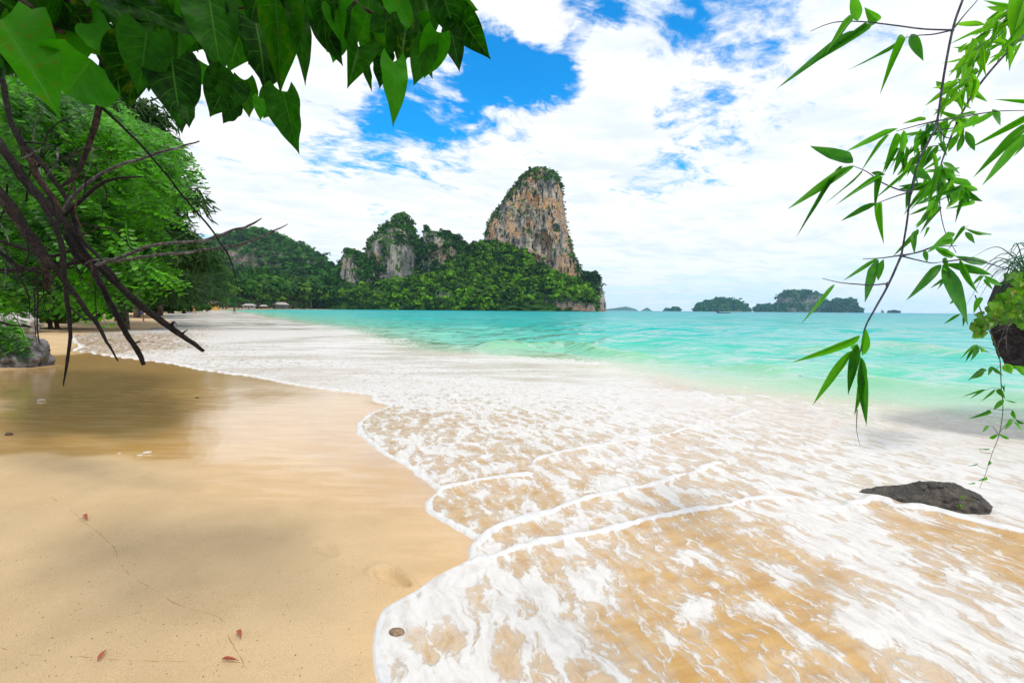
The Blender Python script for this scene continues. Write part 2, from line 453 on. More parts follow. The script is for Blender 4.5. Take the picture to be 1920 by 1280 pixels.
# waves of the open water, each one only where the sheet is fine enough to carry it
cell = r * r / (1280) * 1.9 + r * 0.0022
for k, (wl, amp, ang) in enumerate([(2.6, .055, 20), (1.7, .036, 42), (1.1, .024, 2), (.62, .012, 60), (.42, .008, 28), (4.6, .08, 30), (8.0, .12, 26), (16, .16, 30), (30, .22, 20)]):
    fade = np.clip((wl / (cell * 3.0) - 0.5), 0, 1)
    dirv = np.array([math.sin(R_(ang)), math.cos(R_(ang))])
    ph = (Pn @ dirv) / wl * 2 * np.pi + 2.6 * fbm(q3 / (wl * 2.4), 2, 70 + k) * 2
    s = 1 - 2 * np.abs(np.sin(ph / 2)) ** 1.2
    env = np.clip(0.6 + 0.9 * fbm(q3 / (wl * 4), 2, 90 + k), 0, 1.6)
    z += amp * s * env * fade * open_w
# two breaking swells
green = 0 * r
for path, wd, hh in (([(930, 655), (1000, 652), (1070, 650), (1130, 660), (1190, 668)], .7, .34), ([(1170, 672), (1240, 678), (1320, 682), (1390, 691), (1450, 700)], .45, .2), ([(1620, 722), (1700, 716), (1790, 722), (1850, 730)], .45, .12), ([(1300, 651), (1350, 647), (1420, 652)], .9, .22), ([(1540, 655), (1680, 651), (1800, 660)], .9, .24), ([(600, 638), (700, 633), (800, 637)], 1.1, .16), ([(1090, 612), (1125, 610), (1160, 612)], 2.0, .4), ([(1240, 620), (1310, 617), (1400, 621)], 1.8, .4), ([(1450, 628), (1580, 624), (1700, 628)], 1.6, .34), ([(1130, 640), (1180, 638), (1240, 641)], 1.1, .2), ([(820, 622), (900, 619), (1000, 623)], 1.6, .25), ([(1600, 690), (1700, 684), (1780, 690)], .6, .12), ([(1480, 682), (1540, 679), (1600, 684)], .6, .1)):
    L = catmull([gp(*p) + (0,) for p in path], 4)[:, :2]
    e = seg_dist(Pn, L) * (1 + .25 * fbm(q3 * .9, 2, 33))
    z += hh * np.exp(-(e / wd) ** 2); green = np.maximum(green, np.exp(-(e / wd / 1.2) ** 2) * (min(1, hh * 4) if path[0][1] > 654 else 0))
cover = np.clip(guide(Pn, cover_ctrl, 2.2), 0, 1)
cover = cover * np.clip(1 - (dB + 0.6 * fbm(q3 * .8, 3, 44)) / np.clip(r * .09, .3, 3), 0, 1)
z = np.where(dd > 0, z - 0.9 * dd, z)
me = np_mesh('sea_water', np.c_[Pn, z], Q2)
fattr(me, 'cover', cover)
fattr(me, 'foam_line', np.clip(line, 0, 1.2))
fattr(me, 'offshore', dB)
fattr(me, 'crest', green)
milky_ctrl = [(400, 600, .9), (330, 590, .9), (500, 610, 1), (300, 640, .25), (160, 640, .05), (200, 660, .1), (450, 650, .8), (600, 650, .9), (700, 690, .75), (850, 690, .8), (1000, 700, .85), (1150, 715, .9), (1300, 740, .7), (800, 740, .5), (1000, 750, .5), (1450, 770, .7), (1650, 800, .7), (1850, 830, .7), (700, 790, .15), (900, 800, .25), (1100, 820, .3),
    (1400, 850, .3), (1700, 880, .35), (900, 900, .1), (1200, 950, .1), (1500, 1000, .1), (1800, 1000, .1), (1000, 1150, .12), (1400, 1150, 0), (1800, 1200, .15), (760, 1220, .2), (1400, 1270, 0)]
fattr(me, 'milky', np.clip(guide(Pn, milky_ctrl), 0, 1))
m, g, out = new_mat('sea water and foam')
geo = g.n('ShaderNodeNewGeometry').outputs['Position']
cv = g.attr('cover'); ln = g.attr('foam_line'); off = g.attr('offshore'); cr = g.attr('crest')
# foam lace: warped fractal noise with rounded holes, drawn out a little along the run of the water
run = g.n('ShaderNodeVectorRotate', {'Vector': geo, 'Angle': R_(-18)}, rotation_type='Z_AXIS').outputs[0]
wrp = g.vm('ADD', run, g.vm('SCALE', g.vm('SUBTRACT', g.noise(run, 2.4, 4, .6, out=1), (.5, .5, .5)), 0.26))
st1 = g.scalev(wrp, 1.25, .62, 1)
f1 = g.noise(st1, 5.0, 10, .64, .3)
f2 = g.noise(g.scalev(wrp, 1.6, .5, 1), 14.0, 6, .62, .4)
vor = g.n('ShaderNodeTexVoronoi', {'Vector': st1, 'Scale': 6.6, 'Smoothness': .55, 'Randomness': 1.0}, feature='SMOOTH_F1').outputs['Distance']
val = g.m('ADD', g.m('MULTIPLY', g.m('SUBTRACT', f1, .5), 1.75), g.m('MULTIPLY', g.m('SUBTRACT', f2, .5), 1.0))
val = g.m('ADD', val, g.m('MULTIPLY', g.m('SUBTRACT', vor, .40), .95))
val = g.m('ADD', val, g.m('MULTIPLY', g.m('SUBTRACT', cv, .5), 1.05))
val = g.m('MULTIPLY', g.m('ADD', val, .5), g.ss(cv, 0.0, 0.14))
foam = g.m('MULTIPLY', g.ss(val, .46, .78), g.lin(f2, .3, .7, .80, 1.0))
thin = g.m('MULTIPLY', g.ss(val, .10, .55), g.ss(cv, .60, .95, .30, .55))
foam = g.m('MAXIMUM', foam, g.m('MULTIPLY', thin, g.ss(cv, .15, .5)))
ve = g.n('ShaderNodeTexVoronoi', {'Vector': g.vm('ADD', st1, g.vm('SCALE', g.noise(st1, 9.0, 3, .6, out=1), .05)), 'Scale': 13.0, 'Randomness': 1.0}, feature='DISTANCE_TO_EDGE').outputs['Distance']
lace = g.m('MULTIPLY', g.ss(ve, .02, .16, 1, 0), g.m('MULTIPLY', g.ss(val, .16, .46), g.ss(f2, .38, .58)))
foam = g.m('MAXIMUM', foam, g.m('MULTIPLY', lace, .8))
# far wash: broad bands of thin foam and clear film
fb = g.m('ADD', g.noise(g.scalev(geo, .10, .34, 1), 1.0, 7, .68, .6), g.m('MULTIPLY', g.m('SUBTRACT', g.noise(g.scalev(geo, .5, 1.7, 1), 1.0, 6, .7), .5), .5))
foam = g.m('MULTIPLY', foam, g.m('SUBTRACT', 1.0, g.m('MULTIPLY', g.ss(g.attr('milky'), .45, 1.0), g.ss(fb, .42, .58, .8, .0))))
foam = g.m('MAXIMUM', foam, g.ss(g.m('ADD', ln, g.m('MULTIPLY', g.m('SUBTRACT', f2, .5), .7)), .28, .62))
# body colour: sand seen through the swash, then milky green, aqua, turquoise, blue green
o2 = g.m('ADD', off, g.m('MULTIPLY', g.m('SUBTRACT', g.noise(geo, .5, 3), .5), 2.0))
lg = g.m('LOGARITHM', g.m('ADD', g.m('MAXIMUM', o2, 0.0), 1.0), 10.0)
deep = g.ramp(g.m('DIVIDE', lg, 3.6), [(0.0, (.50, .49, .31)), (.10, (.30, .49, .31)), (.24, (.09, .47, .35)), (.36, (.002, .39, .355)), (.50, (.0, .32, .315)), (.70, (.0, .27, .325)), (1.0, (.0, .215, .32))])
deep = g.mix(g.m('MULTIPLY', cr, .7), deep, (.12, .46, .22))
sn = g.noise(g.scalev(run, 1, 3.5, 1), 3.0, 5, .65)
shal = g.mix(g.ss(sn, .3, .7), (.41, .235, .075), (.53, .335, .125))
shal = g.mix(g.m('MULTIPLY', g.attr('milky'), g.ss(g.m('ADD', sn, g.m('MULTIPLY', g.m('SUBTRACT', f2, .5), .5)), .15, .75, .55, 1.0)), shal, (.56, .54, .51))
body = g.mix(g.ss(o2, -1.4, .6), shal, deep)
fcol = g.mix(g.ss(f2, .3, .6), (.54, .545, .56), (.65, .645, .64))
colr = g.mix(foam, body, fcol)
def wave(sc, stretch, amp, lo0, lo1, hi0=None, hi1=None, det=2.0, ang=0.0):
    v = g.n('ShaderNodeVectorRotate', {'Vector': geo, 'Angle': R_(ang)}, rotation_type='Z_AXIS').outputs[0]
    h = g.m('MULTIPLY', g.noise(g.scalev(v, 1, stretch, 1), sc, det, .42, .5), amp)
    if lo0 is not None: h = g.m('MULTIPLY', h, g.ss(lg, lo0, lo1))
    if hi0 is not None: h = g.m('MULTIPLY', h, g.ss(lg, hi0, hi1, 1, 0))
    return h
wb = wave(.9, 1.8, .16, None, None, 1.1, 1.7, 3, -14)
for a in ((3.6, 1.6, .022, None, None, .8, 1.3, 3, 8), (.30, 2.0, .62, .35, .9, 1.5, 2.0, 2, -10), (.10, 2.2, 1.9, .9, 1.4, 2.0, 2.5, 2, -12), (.032, 2.6, 6.0, 1.4, 2.0, 2.6, 3.1, 2, -8), (.009, 3.0, 22.0, 2.1, 2.8, None, None, 2, -5)):
    wb = g.m('ADD', wb, wave(*a))
opn = g.ss(o2, -.5, 3.0)
b1 = g.n('ShaderNodeBump', {'Strength': g.lin(opn, 0, 1, .10, 1.0), 'Distance': g.lin(opn, 0, 1, .16, 1.3), 'Height': wb})
b2_ = g.n('ShaderNodeBump', {'Strength': .6, 'Distance': .012, 'Height': g.m('ADD', g.m('ADD', foam, g.m('MULTIPLY', f2, .7)), g.m('MULTIPLY', g.noise(geo, 90, 3, .7), .25)), 'Normal': b1.outputs[0]})
nrm = b2_.outputs[0]
fb_ = g.n('ShaderNodeBump', {'Strength': .6, 'Distance': .012, 'Height': g.m('ADD', g.m('ADD', foam, g.m('MULTIPLY', f2, .7)), g.m('MULTIPLY', g.noise(geo, 90, 3, .7), .25))})
d_ = g.n('ShaderNodeBsdfDiffuse', {'Color': colr, 'Normal': fb_.outputs[0]})
gl = g.n('ShaderNodeBsdfGlossy', {'Color': (1, 1, 1), 'Roughness': g.ss(lg, .6, 2.2, .07, .16), 'Normal': nrm})
fr = g.n('ShaderNodeFresnel', {'IOR': 1.33, 'Normal': nrm}).outputs[0]
# a rough sea never mirrors fully at grazing sight: wave faces tilt towards the eye
fr = g.m('MULTIPLY', g.m('MINIMUM', fr, g.ss(lg, .7, 2.2, .80, .34)), g.lin(foam, 0, 1, 1.0, .12))
g.t.links.new(g.n('ShaderNodeMixShader', {0: fr, 1: d_.outputs[0], 2: gl.outputs[0]}).outputs[0], out.inputs[0])
tag(link('sea', me, m), 'shallow turquoise sea with white foam washing up the sand', kind='structure')
# ------------------------------------------------------------------ rock and foliage materials
def rock_mat(name, cols, sc=1.0, moss=0.5, streak=5.0, rust=(.42, .60), mossc=(.022, .065, .008)):
    m, g, out = new_mat(name)
    tc = g.n('ShaderNodeNewGeometry')
    p = g.vm('SCALE', tc.outputs['Position'], sc)
    sp = g.scalev(p, 1, 1, 1 / streak)
    a = g.noise(sp, .10, 6, .6); bb = g.noise(sp, .26, 8, .68); c = g.noise(p, .03, 4, .55); e = g.noise(sp, .8, 6, .7)
    col = g.mix(g.ss(a, .40, .60), cols[0], cols[1])
    col = g.mix(g.ss(c, rust[0], rust[1]), col, g.mix(g.ss(bb, .38, .60), cols[2], cols[1]))
    col = g.mix(g.ss(bb, .51, .59), col, cols[3])
    col = g.mix(g.ss(e, .56, .68, 0, .75), col, cols[4])
    up = g.n('ShaderNodeSeparateXYZ', {0: tc.outputs['Normal']}).outputs[2]
    mv = g.m('ADD', g.m('ADD', up, g.m('MULTIPLY', g.m('SUBTRACT', g.noise(p, .07, 6, .65), .5), 1.6)), g.m('MULTIPLY', g.m('SUBTRACT', e, .5), .7))
    col = g.mix(g.ss(mv, .62 - moss * .5, .78 - moss * .5), col, g.mix(e, mossc, tuple(2.4 * v for v in mossc)))
    b = bsdf(g, out, Base_Color=col, Roughness=.9, Specular_IOR_Level=.2)
    bp = g.n('ShaderNodeBump', {'Strength': 1.0, 'Distance': 4.0 / sc, 'Height': g.m('ADD', bb, g.m('MULTIPLY', e, .6))})
    g.t.links.new(bp.outputs[0], b.inputs['Normal'])
    return m
def leaf_cluster_mat(name, c0, c1, sc, c2=None, transl=.25):
    m, g, out = new_mat(name)
    geo = g.n('ShaderNodeNewGeometry')
    oi = g.n('ShaderNodeObjectInfo')
    rp = geo.outputs['Random Per Island']
    n = g.noise(geo.outputs['Position'], sc, 3, .6)
    tn = g.attr('tone')
    f = g.m('ADD', g.m('ADD', g.m('MULTIPLY', rp, .30), g.m('MULTIPLY', tn, .75)), g.m('ADD', g.m('MULTIPLY', g.m('SUBTRACT', n, .5), 1.4), .12), clamp=True)
    col = g.mix(f, c0, c1)
    if c2: col = g.mix(g.m('MULTIPLY', g.ss(oi.outputs['Random'], .55, 1.0), .8), col, c2)
    col = g.n('ShaderNodeHueSaturation', {'Hue': .5, 'Saturation': 1.0, 'Value': g.lin(oi.outputs['Random'], 0, 1, .75, 1.3), 'Color': col}).outputs[0]
    d = g.n('ShaderNodeBsdfPrincipled', {'Base Color': col, 'Roughness': .6, 'Specular IOR Level': .2})
    t = g.n('ShaderNodeBsdfTranslucent', {'Color': col})
    mx = g.n('ShaderNodeMixShader', {0: transl, 1: d.outputs[0], 2: t.outputs[0]})
    g.t.links.new(mx.outputs[0], out.inputs[0])
    return m
MAT_TOWER = rock_mat('weathered limestone', [(.15, .155, .175), (.56, .47, .37), (.60, .27, .10), (.03, .028, .03), (.05, .045, .04)], 1.0, .30, 5.0, (.42, .57))
MAT_CLIFF = rock_mat('grey limestone', [(.17, .175, .185), (.47, .44, .39), (.50, .30, .14), (.06, .058, .058), (.045, .06, .03)], 1.0, .75, 5.0, (.48, .62))
MAT_HILL = rock_mat('overgrown limestone', [(.02, .06, .012), (.03, .09, .012), (.035, .10, .01), (.012, .035, .012), (.05, .12, .015)], 1.0, 1.0, 1.5)
MAT_ISLE = rock_mat('island limestone', [(.16, .17, .17), (.40, .38, .34), (.36, .25, .16), (.06, .06, .06), (.04, .07, .03)], .45, .65, 3.0)
MAT_FOREST = leaf_cluster_mat('forest canopy', (.003, .025, .003), (.045, .19, .006), .09, None, .25)
MAT_FOREST_LIT = leaf_cluster_mat('sun-tinted forest canopy', (.005, .035, .002), (.15, .36, .006), .09, None, .3)  # brighter copy of the canopy colours, sunlit highlights put into the colour
MAT_SCRUB = leaf_cluster_mat('cliff scrub', (.010, .045, .006), (.075, .21, .016), .10, None, .25)

# ------------------------------------------------------------------ crowns
def leaf_tris(n, centers, radii, size, seed, squash=.8, outward=.8):
    "n leaf-clump quads on and in balls: bent diamonds facing mostly outward"
    rng = np.random.default_rng(seed)
    k = rng.choice(len(centers), n, p=(radii ** 2) / (radii ** 2).sum())
    v = rng.normal(size=(n, 3)); v /= np.linalg.norm(v, axis=1)[:, None]
    v[:, 2] = np.where(v[:, 2] < -.35, -v[:, 2], v[:, 2])
    rr = radii[k] * rng.uniform(.70, 1.05, n)
    c = centers[k] + v * rr[:, None] * np.array([1, 1, squash])
    nn = v * outward + rng.normal(size=(n, 3)) * .45; nn /= np.linalg.norm(nn, axis=1)[:, None]
    a = np.cross(nn, rng.normal(size=(n, 3))); a /= np.linalg.norm(a, axis=1)[:, None]
    b = np.cross(nn, a)
    s = size * rng.uniform(.6, 1.35, n)[:, None]
    V = np.stack([c + a * s, c + b * s * .62 + nn * s * .12, c - a * s, c - b * s * .62 + nn * s * .12], 1).reshape(-1, 3)
    Qd = np.arange(n * 4).reshape(n, 4)
    return V, Qd
def crown_balls(rng, rx, rz, nb):
    c = rng.normal(size=(nb, 3)); c /= np.linalg.norm(c, axis=1)[:, None]
    c *= rng.uniform(.25, .8, nb)[:, None] ** .6
    c[:, 2] = np.abs(c[:, 2]) * .9 - .15
    rad = rng.uniform(.28, .48, nb)
    return c * np.array([rx, rx, rz]), rad * rx
def core_ball(c, r, squash, seed):
    "rough inner mass so that a crown is not see-through"
    n0, n1 = 6, 9
    th = np.linspace(0, np.pi, n0)[:, None]; ph = np.linspace(0, 2 * np.pi, n1, endpoint=False)[None]
    V = np.stack([np.sin(th) * np.cos(ph), np.sin(th) * np.sin(ph), np.cos(th) + 0 * ph], -1).reshape(-1, 3)
    V = V * (r * (.72 + .16 * fbm(V * 2.1 + c * .7, 2, seed)))[:, None] * np.array([1, 1, squash]) + c
    i = np.arange(n0 - 1)[:, None] * n1; j = np.arange(n1)[None]; k = (j + 1) % n1
    return V, np.stack([i + j, i + n1 + j, i + n1 + k, i + k], -1).reshape(-1, 4)

def forest_on(pts, sizes, seed, per=18, leaf=.30):
    "one canopy mass: a lobed crown on every point"
    rng = np.random.default_rng(seed)
    A = Acc()
    pts = np.asarray(pts); sizes = np.asarray(sizes)
    cen = np.repeat(pts, 3, 0) + rng.normal(size=(len(pts) * 3, 3)) * np.repeat(sizes, 3)[:, None] * np.array([.38, .38, .28])
    rad = np.repeat(sizes, 3) * rng.uniform(.42, .62, len(cen))
    n = per * len(cen)
    k = np.repeat(np.arange(len(cen)), per)
    v = rng.normal(size=(n, 3)); v /= np.linalg.norm(v, axis=1)[:, None]; v[:, 2] = np.where(v[:, 2] < -.2, -v[:, 2], v[:, 2])
    c = cen[k] + v * (rad[k] * rng.uniform(.75, 1.05, n))[:, None] * np.array([1, 1, .8])
    nn = v * .9 + rng.normal(size=(n, 3)) * .4; nn /= np.linalg.norm(nn, axis=1)[:, None]
    a = np.cross(nn, rng.normal(size=(n, 3))); a /= np.linalg.norm(a, axis=1)[:, None]; b = np.cross(nn, a)
    s = (rad[k] * leaf * rng.uniform(.7, 1.4, n) * 1.5)[:, None]
    V = np.stack([c + a * s, c + b * s * .65 + nn * s * .1, c - a * s, c - b * s * .65 + nn * s * .1], 1).reshape(-1, 3)
    A.add(V, np.arange(n * 4).reshape(n, 4))
    me = A.mesh('canopy', smooth=False)
    tone = rng.uniform(-.45, .65, len(pts)) + .7 * fbm(pts / 38.0, 3, seed + 77)
    fattr(me, 'tone', np.repeat(np.repeat(np.repeat(tone, 3), per), 4))
    return me

# ------------------------------------------------------------------ cliffs lofted from real outlines
def loft(depth, rows, ratio=.7, seed=1, amp=3.0, vs=5.0, px_step=1.4, caves=(), lean=0.0, expo=2.3, drop=0.0):
    """rows: (py, left px, right px) from the top down; cross-sections are superellipses, weathered by ridged noise.
    returns verts, quads and outward directions in world space"""
    rows = sorted(rows)
    ys = np.array([r_[0] for r_ in rows], float)
    Y = np.arange(ys[0], ys[-1] + .1, px_step)
    xl = np.interp(Y, ys, [r_[1] for r_ in rows]); xr = np.interp(Y, ys, [r_[2] for r_ in rows])
    cx = (xl + xr) / 2; hw = (xr - xl) / 2
    depth = depth * (1 + hw.max() * ratio / F)
    front = hw.max() * ratio * depth / F
    mpp = depth / F
    nseg = int(max(40, min(360, hw.max() * 2 * 2.4 / px_step)))
    th = np.linspace(0, 2 * np.pi, nseg, endpoint=False)
    ce, se = np.cos(th), np.sin(th)
    sx = np.sign(ce) * np.abs(ce) ** (2 / expo); sy = np.sign(se) * np.abs(se) ** (2 / expo)
    base = np.array([[(c - 960) * mpp, depth, CAMH + (hor(c) - y) * mpp] for c, y in zip(cx, Y)])
    hwm = hw * mpp
    hmax = hwm.max()
    dy = np.minimum(hwm * ratio, hmax * ratio)
    X = base[:, None, 0] + hwm[:, None] * sx[None]
    Yw = base[:, None, 1] + dy[:, None] * sy[None] + lean * (Y - Y[0])[:, None] * mpp
    Z = base[:, None, 2] + 0 * th[None]
    V = np.stack([X, Yw, Z], -1).reshape(-1, 3)
    N = np.stack([np.broadcast_to(sx[None] , X.shape), np.broadcast_to(sy[None], X.shape), 0 * X], -1).reshape(-1, 3)
    N /= np.linalg.norm(N, axis=1)[:, None] + 1e-9
    q = V * np.array([1, 1, 1 / vs])
    face = np.clip(np.repeat(hwm, nseg) / (amp * 3 + 1e-6), .15, 1)
    disp = amp * (0.9 * fbm(q / (hmax * .45 + 8), 4, seed) + .95 * fbm(q / 7.0, 4, seed + 7, .55, True) + .25 * fbm(V / np.array([9, 9, 5.]), 3, seed + 9))
    side = np.abs(N[:, 0]) ** 3
    V = V + N * (disp * face * (1 - .55 * side))[:, None]
    V[:, 2] -= drop * np.repeat(np.linspace(1, 0, len(Y)) ** .7, nseg)
    V[:, 2] += amp * .5 * fbm(V / 9.0, 3, seed + 3) * (np.repeat(np.linspace(1, 0, len(Y)), nseg))
    for (px, py, rx, ry, dep) in caves:
        cxm = (px - 960) * mpp; cz = CAMH + (hor(px) - py) * mpp
        e = ((V[:, 0] - cxm) / (rx * mpp)) ** 2 + ((V[:, 2] - cz) / (ry * mpp)) ** 2
        e = e * (1 + .5 * fbm(V / 6.0, 3, seed + 40))
        V[:, 1] += np.where(N[:, 1] < 0, dep * np.clip(1.0 - e, 0, 1) ** .5, 0)
    n0 = len(Y)
    top = V[:nseg].mean(0) + np.array([0, 0, mpp * 1.0])
    V = np.concatenate([V, top[None]])
    i = np.arange(n0 - 1)[:, None] * nseg; j = np.arange(nseg)[None]; k = (j + 1) % nseg
    Qd = np.stack([i + k, i + j, i + nseg + j, i + nseg + k], -1).reshape(-1, 4)
    T = np.stack([np.arange(nseg), (np.arange(nseg) + 1) % nseg, np.full(nseg, len(V) - 1)], -1)
    return V, Qd, T, np.concatenate([N, [[0, 0, 1]]])
def vnormals(V, Qd):
    a = V[Qd[:, 2]] - V[Qd[:, 0]]; b = V[Qd[:, 3]] - V[Qd[:, 1]]
    fn = np.cross(a, b); N = np.zeros_like(V)
    for c in range(4): np.add.at(N, Qd[:, c], fn)
    return N / (np.linalg.norm(N, axis=1)[:, None] + 1e-9)
def cliff(name, label, depth, rows, mat, seed, plants=400, size=4.0, plant_mat=None, plant_rule=None, steep=.35, base_loc=None, cat=None, kind='structure', per=14, plant_name='scrub', **kw):
    V, Qd, T, N = loft(depth, rows, seed=seed, **kw)
    cx = V[:, 0].mean(); cyy = V[:, 1].mean()
    root = empty(name, (cx, cyy, 0), label, cat, None, kind)
    A = Acc(); A.add(V, Qd, T)
    ro = link('rock_face', A.mesh('rock_face'), mat, root)
    rng = np.random.default_rng(seed + 100)
    VN = vnormals(V, Qd)
    if np.mean((VN * N).sum(1)) < 0: VN = -VN
    front = VN[:, 1] < .45
    score = VN[:, 2] * 1.2 + .6 * fbm(V / np.array([22, 22, 30.]), 3, seed + 55) + .25 * fbm(V / 7.0, 2, seed + 56)
    if plant_rule is not None: score = score + plant_rule(V, VN)
    cand = np.where((score > steep) & front & (V[:, 2] > 1))[0]
    if len(cand) and plants:
        pick = rng.choice(cand, min(plants, len(cand)), replace=False)
        pts = V[pick] + VN[pick] * size * .12
        sz = size * (.55 + 1.0 * rng.random(len(pick)) ** 2)
        me = forest_on(pts, sz, seed + 5, per)
        tag(link(plant_name, me, plant_mat or MAT_SCRUB, root), kind='stuff')
    return root
def pz(depth, py, px=960): return CAMH + (hor(px) - py) * depth / F
def px_of(V): return 960 + F * V[:, 0] / V[:, 1]
def py_of(V): return hor(px_of(V)) - (V[:, 2] - CAMH) * F / V[:, 1]

def tower_rule(V, VN):
    X = px_of(V); Yp = py_of(V)
    s = np.full(len(V), -1.0)
    s += 1.7 * (Yp < 345 + .30 * np.abs(X - 1012)) * (VN[:, 2] > .05)
    edge = np.interp(Yp, [320, 345, 385, 440, 465], [996, 978, 946, 918, 905])
    s += 1.3 * (X < edge) * (Yp < 445)
    redge = np.interp(Yp, [330, 400, 470, 520, 560], [1040, 1050, 1060, 1072, 1080])
    s += 1.4 * (X > redge + 4)
    s += 1.5 * (Yp > 522) * (X > 1040)
    s += 1.2 * (Yp > 470) * (X < 960)
    return s
cliff('limestone_tower', 'tall limestone tower with an orange and grey face and a green cap', 600,
      [(311, 1000, 1020), (316, 988, 1033), (325, 978, 1040), (340, 966, 1047), (360, 950, 1050), (385, 934, 1052), (410, 919, 1056), (440, 909, 1062), (465, 904, 1069), (485, 905, 1078), (510, 920, 1087), (540, 930, 1098), (560, 920, 1108), (584, 900, 1118)],
      MAT_TOWER, 3, 1300, 3.1, None, tower_rule, .30, cat='cliff', px_step=1.0, amp=5.2, drop=11, vs=6, ratio=.75,
      caves=((1012, 470, 17, 24, 14), (1003, 496, 7, 12, 10), (1034, 438, 8, 7, 9), (985, 430, 5, 22, 6), (1000, 400, 5, 24, 5), (1025, 500, 5, 16, 6)))
def right_rule(V, VN): return .25 + .6 * (px_of(V) < 1112) - .5 * (px_of(V) > 1122)
cliff('headland_buttress', 'rounded grey cliff at the seaward end of the headland', 612,
      [(514, 1098, 1106), (518, 1092, 1114), (526, 1086, 1121), (540, 1075, 1127), (556, 1068, 1131), (570, 1060, 1133), (584, 1055, 1134)], MAT_CLIFF, 8, 420, 4.2, MAT_FOREST, right_rule, .30, cat='cliff', amp=3.0, ratio=.9)
def twin_rule(V, VN):
    X = px_of(V); Yp = py_of(V)
    s = .30 + .25 * (X > 742) + .5 * (Yp > 480) * (X < 735) - 1.6 * (X > 736) * (X < 778) * (Yp > 468 - .2 * (X - 736)) * (Yp < 540) - .7 * (X < 712) * (Yp > 445) * (Yp < 478) - 1.0 * (np.abs(X - (738 - (Yp - 420) * .05)) < 7)
    return s
cliff('limestone_peak', 'pointed limestone peak with a pale stripe down its shaded face', 640,
      [(398, 748, 756), (403, 743, 763), (412, 734, 769), (425, 722, 775), (437, 708, 779), (450, 696, 783), (465, 690, 787), (485, 686, 791), (510, 682, 796), (545, 672, 802), (582, 660, 810)],
      MAT_CLIFF, 12, 900, 4.6, MAT_SCRUB, twin_rule, .25, cat='cliff', drop=8, amp=4.2, ratio=.8)
def flat_rule(V, VN):
    X = px_of(V); Yp = py_of(V)
    return .25 + .5 * (Yp > 475) - 1.0 * (X > 806) * (X < 824) * (Yp < 460) - .8 * (X < 802) * (Yp < 450) - .9 * (X > 850) * (X < 860) * (Yp > 480) * (Yp < 520)
cliff('limestone_block', 'flat topped limestone block between the peak and the tall tower', 630,
      [(423, 796, 803), (428, 795, 834), (434, 795, 851), (443, 794, 863), (455, 792, 872), (467, 790, 880), (490, 786, 888), (530, 780, 900), (582, 770, 910)],
      MAT_CLIFF, 17, 800, 4.6, MAT_FOREST, flat_rule, .25, cat='cliff', drop=9, amp=3.8, ratio=.7)
def small_rule(V, VN):
    X = px_of(V); Yp = py_of(V)
    return .45 - 1.5 * (X > 640) * (X < 668) * (Yp > 476)
cliff('limestone_stump', 'small pale limestone stump left of the pointed peak', 620,
      [(466, 653, 663), (471, 647, 671), (479, 642, 682), (490, 640, 694), (510, 640, 704), (545, 636, 712), (582, 630, 720)], MAT_CLIFF, 23, 480, 4.2, MAT_FOREST, small_rule, .25, cat='cliff', drop=5, amp=2.6, ratio=.6)
def hill_rule(V, VN):
    X = px_of(V); Yp = py_of(V)
    return 1.2 - 2.6 * (((X - 432) / 34) ** 2 + ((Yp - 488) / 15) ** 2 < 1 + .5 * fbm(V / 20., 2, 4)) - 2.2 * (X > 612) * (Yp > 478)
cliff('wooded_hill', 'broad wooded hill with a pinkish bare rock patch at the back of the bay', 900,
      [(426, 478, 490), (430, 462, 506), (436, 446, 520), (444, 428, 538), (452, 412, 560), (462, 402, 582), (472, 394, 602), (484, 386, 620), (495, 378, 628), (510, 360, 632), (535, 330, 640), (580, 300, 650)],
      rock_mat('hill rock', [(.20, .17, .16), (.36, .27, .24), (.42, .25, .20), (.09, .08, .08), (.05, .06, .04)], .8, .55, 3.0), 31, 1900, 8.5, MAT_FOREST, hill_rule, .2, cat='hill', drop=13, amp=6, ratio=.6, vs=2.0, per=13, plant_name='forest')
cliff('low_ridge', 'low wooded ridge running behind the casuarina trees', 700,
      [(458, 300, 340), (463, 250, 385), (475, 180, 402), (500, 60, 420), (580, -80, 450)], MAT_HILL, 37, 1300, 8, MAT_FOREST, lambda V, VN: 1.0 + 0 * V[:, 0], .2, cat='hill', amp=5, ratio=.5, vs=1.5, per=12, plant_name='forest')
cliff('saddle_hill', 'low wooded saddle between the broad hill and the small limestone stump', 700,
      [(500, 560, 600), (506, 530, 640), (515, 500, 660), (530, 470, 700), (582, 430, 760)], MAT_HILL, 39, 1200, 7.0, MAT_FOREST, lambda V, VN: 1.0 + 0 * V[:, 0], .2, cat='hill', amp=5, ratio=.4, vs=1.5, per=13, plant_name='forest')
# wooded apron in front of the cliffs
cliff('headland_slope', 'bright green wooded slope below the tall tower', 560,
      [(463, 905, 925), (470, 893, 950), (480, 880, 972), (492, 870, 985), (505, 850, 1000), (520, 815, 1040), (532, 770, 1075), (545, 700, 1092), (560, 640, 1100), (583, 610, 1108)], MAT_HILL, 43, 2300, 6.4, MAT_FOREST_LIT,
      lambda V, VN: 1.2 - 2.0 * (py_of(V) > 560) * (px_of(V) > 940), .2, cat='hill', amp=9, ratio=.30, vs=1.0, per=16, expo=2.0, plant_name='forest', lean=-0.45)
